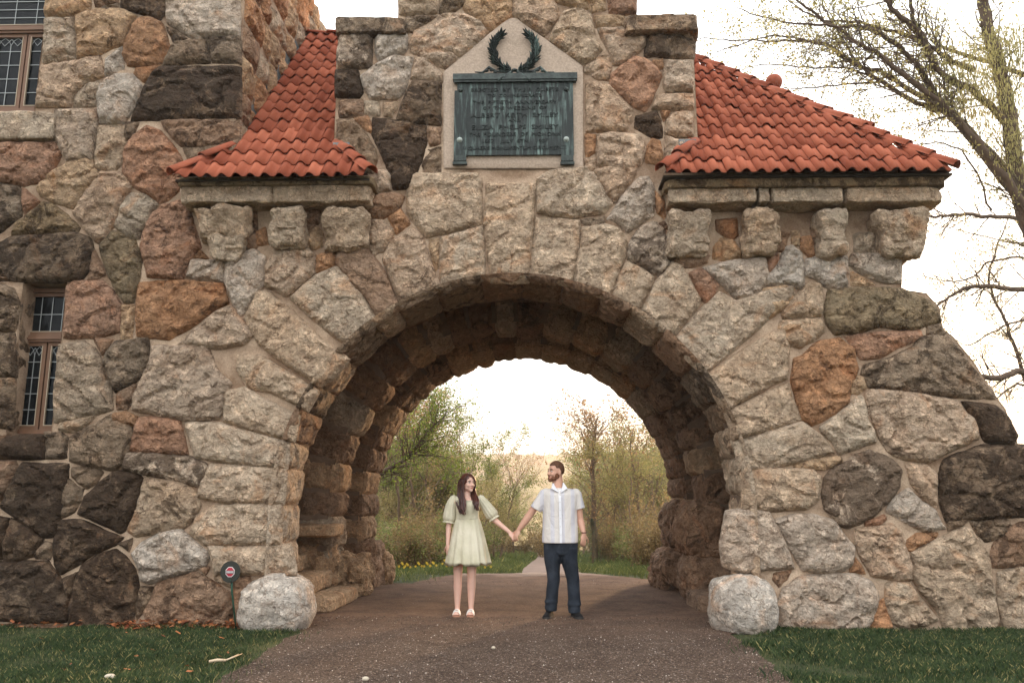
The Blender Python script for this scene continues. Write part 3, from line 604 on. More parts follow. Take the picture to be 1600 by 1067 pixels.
# the dark soffit beds
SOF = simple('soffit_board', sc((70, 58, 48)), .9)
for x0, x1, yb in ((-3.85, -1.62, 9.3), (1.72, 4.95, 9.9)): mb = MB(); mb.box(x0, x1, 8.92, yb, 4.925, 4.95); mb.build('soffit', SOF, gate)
# ------------------------------------------------------------ tiled roofs
def tile_material():
    s = NT('terracotta_tile'); oi = s.n('ObjectInfo')
    a = s.mix(oi.outputs['Random'], sc((130, 66, 45)), sc((170, 98, 72)))
    k = s.noise(5, 5, .65); c = s.mix(s.rng(k, .3, .7), s.mix(1.0, a, (.78, .72, .7), 'MULTIPLY'), a)
    c = s.mix(s.math('MULTIPLY', s.rng(s.noise(1.6, 8, .75), .50, .66), .6), c, sc((98, 58, 44)))
    return s.fin(c, .9, s.bump(s.noise(40, 4, .6), .3, .004), .2)
TILE = tile_material()
SL = 1.15; PITCH = math.atan(SL)
def tile_mesh(w=.165, ln=.36, seed=0):
    r = random.Random(seed); prof_ = []
    for i in range(9):                       # raised barrel then shallow pan
        t = i/8; x = t*w
        if t < .62: z = .042*math.sin(PI*t/.62)**.8 if 0 < t < .62 else 0
        else: z = -.010*math.sin(PI*(t-.62)/.38)
        prof_.append((x-w/2+r.uniform(-.002, .002), z))
    th = .013; v = []; f = []; n = len(prof_)
    for yy, lift in ((0, .016), (ln, -.010)):
        for x, z in prof_: v.append((x, yy, z+lift+th))
        for x, z in prof_: v.append((x, yy, z+lift))
    for i in range(n-1):
        f.append((i, i+1, 2*n+i+1, 2*n+i)); f.append((n+i+1, n+i, 3*n+i, 3*n+i+1)); f.append((i+1, i, n+i, n+i+1))
    f.append((0, 2*n, 3*n, n)); f.append((n-1, 2*n-1, 4*n-1, 3*n-1))
    return mesh('roof_tile', v, f)
TM = [tile_mesh(seed=i) for i in range(5)]
for m in TM: m.materials.append(TILE); m.polygons.foreach_set('use_smooth', [True]*len(m.polygons))
def deck(name, pts, parent, mat=None):
    return mobj(name, mesh(name, pts, [tuple(range(len(pts)))]), mat or DECK, parent)
DECK = simple('roof_underlay', sc((70, 42, 32)), .95)
def lay_tiles(roof, xlim, Y0, Y1, Z0, X0):
    dy = .2; w = .165; k = 0; rows = []; Y = Y0
    while Y < Y1:
        a, b = xlim(Y); a2, b2 = xlim(Y+.16)
        i0 = math.floor((a-X0)/w); i1 = math.ceil((b-X0)/w)
        for i in range(i0, i1+1):
            x = X0+i*w
            if x < min(a, a2)-.02 or x > max(b, b2)+.02 or a > b: continue
            if x < a-.0 and x < a2-.0: continue
            if x > b+.0 and x > b2+.0: continue
            z = Z0+(Y-Y0)*SL
            o = mobj('roof_tile', random.choice(TM)); o.rotation_euler = (PITCH+random.uniform(-.03, .03), random.uniform(-.02, .02), random.uniform(-.02, .02))
            o.location = (x+random.uniform(-.004, .004), Y+random.uniform(-.008, .008), z+random.uniform(0, .006)); loc = o.location.copy()
            setpar(o, roof)
        Y += dy
def caps(p0, p1, parent, r=.078, ln=.3, name='ridge_tile'):
    p0 = Vector(p0); p1 = Vector(p1); d = p1-p0; n = max(1, int(d.length/ln)); u = d.normalized()
    sdv = u.cross(Vector((0, 0, 1))).normalized(); up = sdv.cross(u).normalized()
    for k in range(n):
        a = p0+d*(k/n); b = p0+d*((k+1)/n)+u*.05; mb = MB(); rings = []
        for q, rr, lf in ((a, r*1.12, .022), (a+(b-a)*.5, r*1.03, .012), (b, r*.94, 0)):
            rings.append((q, rr, lf))
        m = 9; vs = []
        for th in (0, .012):
            for q, rr, lf in rings:
                for i in range(m):
                    t = PI*(i/(m-1)); rad = rr-th
                    vs.append(q+sdv*math.cos(t)*rad+up*(math.sin(t)*rad*.95+lf-.018))
        fs = []
        for j in range(2):
            for i in range(m-1):
                A = j*m+i; fs.append((A, A+1, A+m+1, A+m)); B = 3*m+A; fs.append((B+1, B, B+m, B+m+1))
        for i in range(m-1): fs.append((i+1, i, 3*m+i, 3*m+i+1)); fs.append((2*m+i, 2*m+i+1, 5*m+i+1, 5*m+i))
        for off in (0, m-1):
            for j in range(2): fs.append((j*m+off, (j+1)*m+off, 3*m+(j+1)*m+off, 3*m+j*m+off))
        mb.add(vs, fs); mb.build(name, TILE, parent, True)
YE, ZE = 8.84, 4.965
rz = lambda Y: ZE+(Y-YE)*SL
eL0, eL1 = un(274, 270, YE).x, un(576, 270, YE).x
eR0, eR1 = un(1038, 272, YE).x, un(1490, 274, YE).x
XT = Tr; 
roofL = mobj('tile_roof', mesh('tile_roof', [(eL0, YE+.02, ZE-.01), (eL1, YE+.02, ZE-.01), (CL, YE+(eL1-CL)+.02, rz(YE+eL1-CL)-.01), (CL, 12.0, rz(12.0)-.02), (Tr, 12.0, rz(12.0)-.02), (Tr, YE+(Tr-eL0), rz(YE+Tr-eL0)-.01)], [(0, 1, 2, 3, 4, 5)]), DECK, gate)
def limL(Y): return (min(Tr, eL0+(Y-YE))+.05, max(CL, eL1-(Y-YE))-.04)
lay_tiles(roofL, limL, YE-.06, 11.9, ZE-.06, eL0+.1)
caps((eL0-.03, YE-.03, ZE+.01), (Tr-.02, YE+(Tr-eL0), rz(YE+Tr-eL0)+.03), roofL)
caps((eL1+.03, YE-.03, ZE+.01), (CL+.06, YE+(eL1-CL)-.05, rz(YE+eL1-CL-.05)+.03), roofL)
caps((Tr+.02, 12.0, rz(12.0)+.03), (CL+.15, 12.0, rz(12.0)+.03), roofL, r=.07)
ap = (CR+eR1)/2
YA = YE+(eR1-CR)
roofR = mobj('tile_roof', mesh('tile_roof', [(eR0, YE+.02, ZE-.01), (eR1, YE+.02, ZE-.01), (CR, YA, rz(YA)-.02), (CR, YE+(CR-eR0), rz(YE+CR-eR0)-.01), (eR1, 12.5, ZE-.01), (CR, 12.5, rz(YA)-.02)], [(0, 1, 2, 3), (1, 4, 5, 2)]), DECK, gate)
def limR(Y): return (min(CR, eR0+(Y-YE))+.05, eR1-(Y-YE)-.05)
lay_tiles(roofR, limR, YE-.06, YA, ZE-.06, eR0+.1)
caps((eR1+.02, YE-.02, ZE+.01), (CR+.02, YA, rz(YA)+.03), roofR)
caps((eR0-.03, YE-.03, ZE+.01), (CR-.06, YE+(CR-eR0)-.05, rz(YE+CR-eR0-.05)+.03), roofR)
# the higher roof piece behind, with its finial
A2 = un(1207, 144, 11.3); B2 = Vector((A2.x+1.1, A2.y-1.1*.9, A2.z-1.1*SL*.9)); B2 = un(1362, 201, 10.75)
deck('tile_roof_back', [A2, B2, B2+Vector((-.1, -.45, -.52)), A2+Vector((-.5, -.45, -.52)), A2+Vector((-.4, 0, 0))], roofR, TILE)
deck('tile_roof_back', [A2, B2, B2+Vector((0, 1.6, -1.2)), A2+Vector((0, 2.2, -.2))], roofR, TILE)
caps(B2, A2, roofR)
for k in range(6):
    q = A2+(B2-A2)*((k+.35)/6.2)
    for j in range(2):
        o = mobj('roof_tile', TM[k % 5]); o.rotation_euler = (PITCH, 0, 0); o.location = q+Vector((-.12+.02*j, -.22-.2*j, -.27-.235*j)); setpar(o, roofR)
f = MB(); F2 = un(1209, 129, 11.1); f.ball(F2, .12, 16, 10); f.tube([F2+Vector((0, 0, -.22)), F2+Vector((0, 0, -.08))], [.1, .06], 10); f.build('roof_finial', TILE, roofR, True)
# lead flashings
LEAD = simple('lead_flashing', sc((96, 98, 96)), .6, 25, .006, .35, 12, .5)
mb = MB()
for k in range(12):
    Y = YE+.55+k*.23; z = rz(Y)
    mb.add([(Tr+.012, Y, z-.02), (Tr+.012, Y+.24, z+.24), (Tr+.012, Y+.24, z+.50), (Tr+.012, Y, z+.30), ], [(0, 1, 2, 3)])
    mb.add([(Tr+.012, Y, z+.03), (Tr+.012, Y+.24, z+.29), (Tr+.13, Y+.24, z+.29), (Tr+.13, Y, z+.03)], [(0, 1, 2, 3)])
mb.build('flashing', LEAD, gate)
for (x0, x1, y0, y1) in ((521, 546, 224, 243), (1060, 1088, 219, 243)):
    a = un(x0, y0, 9.22); b = un(x1, y1, 9.22); m = MB(); m.box(a.x, b.x, 9.2, 9.25, b.z, a.z); m.build('flashing', LEAD, gate)
# ------------------------------------------------------------ leaded windows
FRAME = simple('brown_window_paint', sc((112, 82, 62)), .55, 30, .002, .1, 8)
CAME = simple('lead_came', sc((150, 152, 150)), .5, metal=.3)
PUTTY = simple('cream_putty', sc((176, 160, 138)), .8)
g = NT('old_glass'); g.fin((.008, .009, .01), .08, g.bump(g.noise(6, 3), .3, .02), .12); GLASS = g.m
ROOM = simple('dark_room', (.01, .009, .008), .9)
def window(x0, x1, z0, z1, transom, splits, toprows, rows, Y=9.56):
    w_ = mobj('window', mesh('window', [(x0, Y+.16, z0), (x1, Y+.16, z0), (x1, Y+.16, z1), (x0, Y+.16, z1)], [(0, 1, 2, 3)]), ROOM, gate)
    t = .05; f = MB()
    for b in ((x0, x0+t, z0, z1), (x1-t, x1, z0, z1), (x0+t, x1-t, z0, z0+t), (x0+t, x1-t, z1-t, z1), (x0+t, x1-t, transom-.04, transom+.04)):
        f.box(b[0], b[1], Y-.05, Y+.1, b[2], b[3])
    f.box(x0+t, x1-t, Y-.07, Y-.05, transom-.012, transom+.012)
    f.build('frame', FRAME, w_)
    xs = [x0+t]+splits+[x1-t]
    def sash(a, b, c, d, cols, rows_, arch):
        m = MB(); s_ = .045
        m.box(a+.004, a+s_, Y-.02, Y+.05, c+.004, d-.004); m.box(b-s_, b-.004, Y-.02, Y+.05, c+.004, d-.004)
        m.box(a+s_, b-s_, Y-.02, Y+.05, c+.004, c+s_); m.box(a+s_, b-s_, Y-.02, Y+.05, d-s_, d-.004); m.build('sash', FRAME, w_)
        pt = MB(); e = .008; A, B, Cc, D = a+s_, b-s_, c+s_, d-s_
        pt.box(A, A+e, Y-.026, Y, Cc, D); pt.box(B-e, B, Y-.026, Y, Cc, D); pt.box(A+e, B-e, Y-.026, Y, Cc, Cc+e); pt.build('putty', PUTTY, w_)
        cols_x = [A+(B-A)*i/cols for i in range(cols+1)]; rz_ = [Cc+(D-Cc)*i/rows_ for i in range(rows_+1)]
        for i in range(cols):
            for j in range(rows_):
                p = MB(); dx = random.uniform(-.003, .003); dz = random.uniform(-.003, .003)
                p.add([(cols_x[i], Y+.012+dx, rz_[j]), (cols_x[i+1], Y+.012-dx, rz_[j]), (cols_x[i+1], Y+.012+dz, rz_[j+1]), (cols_x[i], Y+.012-dz, rz_[j+1])], [(0, 1, 2, 3)])
                p.build('pane', GLASS, w_)
        m = MB(); e = .0042
        for i in range(1, cols):
            m.box(cols_x[i]-e, cols_x[i]+e, Y, Y+.006, Cc, D-(D-Cc)/rows_*.5 if arch else D)
        for j in range(1, rows_): m.box(A, B, Y-.001, Y+.007, rz_[j]-e, rz_[j]+e)
        if arch:
            zt = rz_[-2]; hh = D-zt; cw = (B-A)/cols
            for i in range(cols):
                for sx in (0, 1):
                    pts = [Vector((cols_x[i]+cw*(sx if sx == 0 else 1), Y+.003, zt+hh*.45)), Vector((cols_x[i]+cw*(.2 if sx == 0 else .8), Y+.003, zt+hh*.78)), Vector((cols_x[i]+cw*.5, Y+.003, D-.004))]
                    m.tube(pts, e, 4)
                for sx in (-1, 1):
                    m.tube([Vector((cols_x[i]+cw*.5, Y+.003, zt+hh*.42)), Vector((cols_x[i]+cw*(.5+.5*sx), Y+.003, zt+hh*.9))], e, 4)
        m.build('lead_came', CAME, w_)
    for a, b in zip(xs[:-1], xs[1:]): sash(a+.005, b-.005, z0+t, transom-.04, 2, rows, True)
    sash(x0+t+.005, x1-t-.005, transom+.04, z1-t, 4, toprows, False)
    return w_
Yw = 9.56
zl0 = un(45, 678, Yw).z; zl1 = un(70, 452, Yw).z; zlt = un(60, 530, Yw).z
xl0 = un(22, 600, Yw).x; xl1 = xl0+.72
window(xl0, xl1, zl0, zl1, zlt, [xl0+.36], 2, 5)
zu0 = un(40, 178, Yw).z; zut = un(60, 50, Yw).z; xsu = un(38, 115, Yw).x
window(xsu-.86, xsu+.45, zu0, zut+.75, zut, [xsu-.43, xsu], 5, 5)
def sill(px0, px1, py0, py1, code):
    a = un(px0, py0, 9.2); b = un(px1, py1, 9.2); rough_block('window_sill', a.x, b.x, 9.2, 9.56, b.z, a.z, code, gate, amp=.015, pw=12, n=14)
sill(-120, 80, 173, 216, 'g'); 
# jamb reveals of the windows
for (xx, z0, z1, s_) in ((P2(62, 100)[0], zu0, 8.4, 1), (P2(90, 580)[0], zl0, zl1, 1), (P2(18, 600)[0], zl0, zl1, -1)):
    z = z0
    while z < z1:
        hh = random.uniform(.3, .5); rough_block('jamb_stone', xx if s_ > 0 else xx-.3, xx+.3 if s_ > 0 else xx, YF+.02, YF+.3, z, min(z+hh, z1+.1)-.01, 'd' if s_ < 0 else 'g', gate, amp=.015, pw=12, n=7); z += hh
# ============================================================ GROUND
def zt(Y): return 0.0 if Y < 16 else (-0.045*(Y-16) if Y < 50 else (-1.53-.08*(Y-50) if Y < 80 else -3.93))
def G2(px, py): q = gr(px, py); return (q.x, q.y)
s = NT('turf_soil'); k = s.noise(1.6, 6, .6); j = s.noise(30, 5, .7)
c = s.mix(s.rng(k, .35, .65), sc((58, 62, 38)), sc((84, 84, 50))); c = s.mix(s.rng(j, .35, .65), s.mix(1.0, c, (.6, .6, .55), 'MULTIPLY'), c)
SOIL = s.fin(c, .95, s.bump(j, .8, .03), .2)
xs = sorted(set([-600, -300, -150, -80, -40, -20] + list(range(-12, 13, 2)) + [20, 40, 80, 150, 300, 600])); ys = [-30, -10, 0, 4, 8, 12, 16, 20, 26, 34, 45, 60, 80, 120, 250, 600, 900]
v = [(x, y, zt(y)-.006) for y in ys for x in xs]; n = len(xs)
f = [(j*n+i, j*n+i+1, (j+1)*n+i+1, (j+1)*n+i) for j in range(len(ys)-1) for i in range(n-1)]
tag(mobj('ground', mesh('ground', v, f), SOIL), kind='structure')
# carriage road: grey gravel in front, bare red-brown earth under the arch
s = NT('gravel_and_earth'); gp = s.n('SeparateXYZ'); s.l(s.tc.outputs['Object'], gp.inputs[0])
w1 = s.noise(1.1, 5, .6); yy = s.math('ADD', gp.outputs[1], s.math('MULTIPLY', s.math('SUBTRACT', w1, .5), 1.6))
earth = s.rng(yy, 8.3, 10.2); far = s.rng(yy, 15.6, 16.6)
vo = s.n('TexVoronoi'); vo.inputs['Scale'].default_value = 75; s.l(s.tc.outputs['Object'], vo.inputs['Vector'])
bw = s.n('SeparateColor'); s.l(vo.outputs['Color'], bw.inputs[0])
grav = s.mix(s.rng(bw.outputs[0], 0, 1), sc((60, 47, 38)), sc((108, 88, 74)))
grav = s.mix(s.rng(bw.outputs[1], .95, .98), grav, sc((170, 154, 142)))
grav = s.mix(s.rng(s.noise(1.7, 5, .65), .42, .62), s.mix(1.0, grav, (.72, .68, .66), 'MULTIPLY'), grav)
er = s.mix(s.rng(s.noise(2.2, 6, .65), .38, .62), sc((80, 57, 43)), sc((120, 91, 71)))
er = s.mix(s.math('MULTIPLY', s.rng(bw.outputs[2], .3, 1), .5), er, sc((130, 108, 91))); er = s.mix(s.math('MULTIPLY', s.rng(s.noise(22, 7, .8), .48, .58), .75), er, sc((88, 64, 52)))
c = s.mix(earth, grav, er); c = s.mix(far, c, sc((160, 138, 122)))
b = s.bump(vo.outputs['Distance'], .5, .006, s.bump(s.noise(9, 8, .78), 1.0, .05))
ROAD = s.fin(c, .95, b, .2)
def ragged(pts, amp=.05, step=.18):
    r = []
    for i in range(len(pts)):
        a = Vector(pts[i]); b = Vector(pts[(i+1) % len(pts)]); k = max(1, int((b-a).length/step))
        for j in range(k):
            p = a+(b-a)*j/k; nz = noise.noise_vector(Vector((p.x*3, p.y*3, 1)))*amp*2+noise.noise_vector(Vector((p.x*11, p.y*11, 5)))*amp; r.append((p.x+nz.x, p.y+nz.y))
    return r
near = [(-2.35, -6), (3.1, -6), (2.6, 3.5), (2.2, 6.0), G2(1240, 1067), G2(1185, 1018), G2(1140, 990), (2.7, 9.35)]
nearL = [(-2.7, 9.35), G2(480, 988), G2(445, 998), G2(410, 1020), G2(372, 1045), G2(340, 1067), (-2.2, 5.2), (-2.3, 2)]
farR = [(3.2, 9.4), (3.2, 14.5), (2.7, 14.6), G2(1020, 906), G2(985, 901), G2(908, 895)]
farL = [G2(815, 895), G2(725, 896), G2(680, 902), G2(640, 911), (-2.6, 14.4), (-3.4, 14.4), (-3.4, 9.4)]
roadpoly = near+farR+farL+nearL
road = ragged(roadpoly)
vv, ff = sheet_with_holes(road, [], .16, lambda x, y: (x, y, .006*noise.noise(Vector((x*1.5, y*1.5, 0)))+.002+(.012 if 10.2 < y < 14 else 0)))
tag(mobj('road', mesh('road', vv, ff), ROAD, None, True), kind='structure')
pth = [(16.0, *[G2(815, 895)[0], G2(908, 895)[0]]), (19, .0, 1.25), (24, .15, 1.3), (30, .35, 1.4), (38, .5, 1.5), (46, .3, 1.3), (56, -.3, .8)]
v = []; f = []
for (y, a, b) in pth: v += [(a, y, zt(y)+.012), (b, y, zt(y)+.012)]
v[0] = (v[0][0], 15.75, .0085); v[1] = (v[1][0], 15.75, .0085)
for i in range(len(pth)-1): f.append((2*i, 2*i+1, 2*i+3, 2*i+2))
tag(mobj('path', mesh('path', v, f), simple('pale_path', sc((118, 98, 86)), .95, 30, .01, .12, 3)), kind='structure')
# ------------------------------------------------------------ grass
def blades(name, n, region, hgt, wid, seed, mat, zf=zt, keep=None):
    R = np.random.RandomState(seed); x0, x1, y0, y1 = region
    P = np.stack([R.uniform(x0, x1, n), R.uniform(y0, y1, n)], 1)
    k = ~inpoly_np(P, road)
    dd = bdist(P, road); k |= (dd < .22)*(R.rand(n) < .22*np.exp(-dd/.1))
    k &= R.rand(n) < np.clip(.25+dd*1.6, 0, 1)
    if keep is not None: k &= keep(P)
    nn = np.array([noise.noise(Vector((a*1.3, b*1.3, 3))) for a, b in P[::1]]) if n < 250000 else 0
    k &= R.rand(len(P)) < .75+1.1*nn; P = P[k]; nn = nn[k]; n = len(P)
    a = R.uniform(0, 2*PI, n); h = hgt*R.uniform(.45, 1.3, n)*(1+1.1*nn); wd = wid*R.uniform(.7, 1.3, n); b = R.uniform(0, 2*PI, n); ln = h*R.uniform(.1, .9, n)
    z = np.array([zf(y) for y in P[:, 1]])-.006
    dx, dy = np.cos(a)*wd, np.sin(a)*wd; lx, ly = np.cos(b)*ln, np.sin(b)*ln
    V = np.zeros((n, 4, 3))
    V[:, 0] = np.stack([P[:, 0]-dx, P[:, 1]-dy, z], 1); V[:, 1] = np.stack([P[:, 0]+dx, P[:, 1]+dy, z], 1)
    V[:, 2] = np.stack([P[:, 0]+dx*.6+lx*.4, P[:, 1]+dy*.6+ly*.4, z+h*.65], 1); V[:, 3] = np.stack([P[:, 0]+lx, P[:, 1]+ly, z+h], 1)
    return np_mesh(name, V.reshape(-1, 3), np.concatenate([np.arange(n)[:, None]*4+np.array([0, 1, 2]), np.arange(n)[:, None]*4+np.array([0, 2, 3])]), mat)
def np_mesh(name, V, F, mat, parent=None, smooth=False):
    me = bpy.data.meshes.new(name); me.vertices.add(len(V)); me.vertices.foreach_set('co', np.asarray(V, 'f').ravel())
    k = F.shape[1]; me.loops.add(F.size); me.loops.foreach_set('vertex_index', F.astype('i').ravel())
    me.polygons.add(len(F)); me.polygons.foreach_set('loop_start', np.arange(0, F.size, k, dtype='i')); me.polygons.foreach_set('loop_total', np.full(len(F), k, 'i'))
    me.update(calc_edges=True); me.materials.append(mat)
    o = bpy.data.objects.new(name, me); C.objects.link(o); setpar(o, parent); return o
def leafmat(name, c1, c2, sc_=3, tr=.45, c3=None):
    s = NT(name); oi = s.n('ObjectInfo'); gi = s.n('NewGeometry')
    c = s.mix(gi.outputs['Random Per Island'], c1, c2)
    c = s.mix(s.rng(s.noise(sc_, 3), .4, .62), c, s.mix(1.0, c, (.62, .66, .6), 'MULTIPLY'))
    if c3: c = s.mix(s.math('GREATER_THAN', gi.outputs['Random Per Island'], .93), c, c3)
    s.fin(c, .6, None, .25)
    t = s.n('BsdfTranslucent'); s.l(c, t.inputs[0]); m = s.n('MixShader'); m.inputs[0].default_value = tr
    s.l(s.b.outputs[0], m.inputs[1]); s.l(t.outputs[0], m.inputs[2]); s.l(m.outputs[0], s.out.inputs[0]); return s.m
GRASS = leafmat('grass_blades', sc((38, 56, 34)), sc((84, 96, 56)), 4, .25, sc((150, 138, 90)))
GRASS2 = leafmat('meadow_grass', sc((86, 98, 52)), sc((126, 132, 76)), 1.5, .3, sc((170, 160, 96)))
outside = lambda P: (P[:, 1] < YF-.02)
tag(blades('lawn_grass', 150000, (-6.5, -1.9, 5.6, YF), .042, .0026, 1, GRASS, keep=outside), 'short dark green lawn left of the gravel road, below the tower', 'grass', kind='stuff')
tag(blades('lawn_grass', 110000, (1.9, 5.8, 5.6, YF), .045, .0026, 2, GRASS, keep=outside), 'short dark green lawn right of the gravel road, below the wall', 'grass', kind='stuff')
def verge(P):
    ya = [q[0] for q in pth]; return ((P[:, 1] > 14.55) & ~((P[:, 0] > np.interp(P[:, 1], ya, [q[1] for q in pth])+.02) & (P[:, 0] < np.interp(P[:, 1], ya, [q[2] for q in pth])-.02) & (P[:, 1] > 15.6)))
tag(blades('verge_grass', 90000, (-7, 9, 14.5, 24), .07, .005, 3, GRASS2, keep=verge), 'sunlit green verge beside the path behind the arch', 'grass', kind='stuff')
tag(blades('verge_grass', 60000, (-9, 12, 24, 46), .12, .012, 4, GRASS2, keep=verge), 'rougher green verge further down the path behind the arch', 'grass', kind='stuff')
# taller tufts at the foot of the walls
# ------------------------------------------------------------ loose gravel
R = np.random.RandomState(5); n = 75000
P = np.stack([R.uniform(-3.2, 4.2, n), 15.0-R.rand(n)**.55*9.6], 1); P = P[inpoly_np(P, road)]; n = len(P)
r = R.gamma(2.2, .0013, n)+.0018; r = np.minimum(r, .011)
o8 = np.array([(1, 0, 0), (0, 1, 0), (-1, 0, 0), (0, -1, 0), (0, 0, .75), (0, 0, -.6)]); f8 = np.array([(0, 1, 4), (1, 2, 4), (2, 3, 4), (3, 0, 4), (1, 0, 5), (2, 1, 5), (3, 2, 5), (0, 3, 5)])
V = o8[None]*r[:, None, None]*R.uniform(.6, 1.4, (n, 6, 1)); a = R.uniform(0, 2*PI, n)
X = V[:, :, 0]*np.cos(a)[:, None]-V[:, :, 1]*np.sin(a)[:, None]; Y_ = V[:, :, 0]*np.sin(a)[:, None]+V[:, :, 1]*np.cos(a)[:, None]
V = np.stack([X+P[:, :1], Y_+P[:, 1:], V[:, :, 2]+.005+r[:, None]*.4], 2)
s = NT('gravel_chips'); gi = s.n('NewGeometry'); rp = gi.outputs['Random Per Island']
c = s.mix(rp, sc((70, 55, 44)), sc((130, 109, 93))); c = s.mix(s.math('GREATER_THAN', rp, .975), c, sc((190, 174, 160)))
tag(np_mesh('loose_gravel', V.reshape(-1, 3), (np.arange(n)[:, None, None]*6+f8[None]).reshape(-1, 3), s.fin(c, .85)), 'loose grey gravel chips spread over the road in front of the arch', 'gravel', kind='stuff')
# fallen leaves by the wall
R = np.random.RandomState(9)
def litter(name, n, fx, label, mat):
    P = np.array([fx(R) for _ in range(n)]); sz = R.uniform(.012, .03, n); a = R.uniform(0, 2*PI, n); t = R.uniform(-.6, .6, (n, 2))
    q = np.array([(-1, -.5), (1, -.6), (.9, .6), (-.8, .6)]); V = np.zeros((n, 4, 3))
    for i, (u, w_) in enumerate(q):
        dx, dy = (u*np.cos(a)-w_*np.sin(a))*sz, (u*np.sin(a)+w_*np.cos(a))*sz
        V[:, i] = np.stack([P[:, 0]+dx, P[:, 1]+dy, P[:, 2]+dx*t[:, 0]+dy*t[:, 1]+.012], 1)
    tag(np_mesh(name, V.reshape(-1, 3), np.arange(n)[:, None]*4+np.array([0, 1, 2, 3]), mat), label, 'leaves', kind='stuff')
DRY = leafmat('dry_leaves', sc((120, 62, 38)), sc((186, 120, 76)), 9, .2)
litter('fallen_leaves', 420, lambda R: (R.uniform(-4.3, -2.8) if R.rand() < .8 else R.uniform(-6.2, -2.8), YF-.04-abs(R.normal(0, .07)), abs(R.normal(.02, .03))), 'rusty fallen leaves drifted along the foot of the left wall', DRY)
litter('fallen_leaves', 22, lambda R: (R.uniform(-4.8, -2.4), R.uniform(6.6, 9.0), .02), 'few dry leaves scattered over the left lawn', DRY)
# twig and pale stones
TW = simple('bare_twig', sc((186, 164, 136)), .8)
a = gr(326, 1040); b_ = gr(352, 1038); c_ = gr(378, 1030); mb = MB(); up = Vector((0, 0, .035))
mb.tube([a+up, (a+b_)/2+up*1.2, b_+up], [.012, .014, .012], 6); mb.tube([b_+up, c_+up*1.4], [.009, .003], 5); mb.tube([b_+up, b_+(c_-b_)*.6+Vector((0, .07, .05))], [.006, .002], 5)
tag(mb.build('fallen_twig', TW, None, True), 'bare pale twig lying on the left lawn near the gravel', 'twig')
WH = simple('pale_pebble', sc((176, 162, 142)), .8, 30, .004)
for (px, py, r_, lb) in ((771, 1014, .016, 'small pale pebble on the gravel below the woman'), (571, 1064, .022, 'pale pebble on the gravel at the bottom edge of the picture'), (171, 1063, .035, 'rounded pale stone lying in the left lawn')):
    q = gr(px, py); o = rough_block('pebble', q.x-r_*1.2, q.x+r_*1.2, q.y-r_, q.y+r_, 0.0, r_*1.2+.01, 'w', None, mat=WH, pw=2.2, n=5, amp=.002); tag(o, lb, 'pebble')
# the guard boulders
def boulder(px0, px1, py0, py1, Y, dy, code, label, seed, amp=.05, pw=2.6):
    a = un(px0, py0, Y); b = un(px1, py1, Y)
    o = rough_block('boulder', a.x, b.x, Y-dy, Y+dy, -.12, a.z, code, None, amp=amp, pw=pw, n=26, seed=seed, taper=(1.04, 1.02)); o.data.polygons.foreach_set('use_smooth', [True]*len(o.data.polygons))
    c = sc((212, 202, 190)); o.color = (*c[:3], .42) if code == 'w' else (*o.color[:3], .5)
    return tag(o, label, 'boulder')
boulder(383, 490, 895, 975, 9.35, .40, 'w', 'rounded pale granite boulder at the left foot of the arch, next to the lawn sign', 11.3, .022, 2.5)
boulder(1108, 1214, 895, 980, 9.35, .40, 'w', 'rounded pale granite boulder at the right foot of the arch', 77.7, .022, 2.5)
boulder(574, 614, 858, 912, 14.35, .35, 't', 'brown boulder leaning at the far left end of the passage', 5.5)
boulder(1015, 1060, 864, 908, 14.3, .35, 'b', 'brown boulder leaning at the far right end of the passage', 6.5)
# ============================================================ WOODS
BARK = simple('grey_bark', sc((112, 92, 74)), .95, 18, .03, .3, 6)
BARKD = simple('dark_bark', sc((84, 68, 56)), .95, 14, .04, .35, 4)
def rec(mb, tips, p, d, L, r, lvl, rng, spread, nb, up=.12, seg=4):
    pts = [Vector(p)]; dd = Vector(d).normalized(); rad = [r]
    for i in range(seg):
        dd = (dd+Vector((rng.gauss(0, .16), rng.gauss(0, .16), rng.gauss(0, .10)+up*.3))).normalized()
        pts.append(pts[-1]+dd*L/seg); rad.append(r*(1-.65*(i+1)/seg))
    mb.tube(pts, rad, 6 if lvl == 0 else (5 if lvl == 1 else 3), False)
    if lvl >= nb-1: tips.append((pts, dd))
    if lvl >= nb: return
    k = rng.randint(3, 5) if lvl else rng.randint(6, 9)
    for i in range(k):
        t = rng.uniform(.3, 1.0); q = t*seg; j = min(seg-1, int(q)); pp = pts[j].lerp(pts[j+1], q-j)
        a = rng.uniform(0, 2*PI); sp = spread*rng.uniform(.6, 1.25)
        u = dd.cross(Vector((math.cos(a), math.sin(a), .3))).normalized(); nd = (dd*math.cos(sp)+u*math.sin(sp)+Vector((0, 0, up))).normalized()
        rec(mb, tips, pp, nd, L*rng.uniform(.42, .66), max(.004, rad[j]*rng.uniform(.45, .65)), lvl+1, rng, spread, nb, up, 4 if lvl < 2 else 3)
def leaves_np(tips, n, size, rngs, jit):
    R = np.random.RandomState(rngs); P = []
    for _ in range(n):
        pts, d = tips[R.randint(len(tips))]; k = R.randint(len(pts)-1); P.append(pts[k].lerp(pts[k+1], R.rand()))
    P = np.array([tuple(p) for p in P])+R.normal(0, jit, (n, 3)); s_ = size*R.uniform(.5, 1.3, n)
    u = R.normal(size=(n, 3)); u /= np.linalg.norm(u, axis=1)[:, None]; v_ = np.cross(u, R.normal(size=(n, 3))); v_ /= np.linalg.norm(v_, axis=1)[:, None]
    V = np.stack([P-u*s_[:, None], P+v_*s_[:, None]*.55, P+u*s_[:, None], P-v_*s_[:, None]*.55], 1)
    return V.reshape(-1, 3), np.arange(n)[:, None]*4+np.array([0, 1, 2, 3])
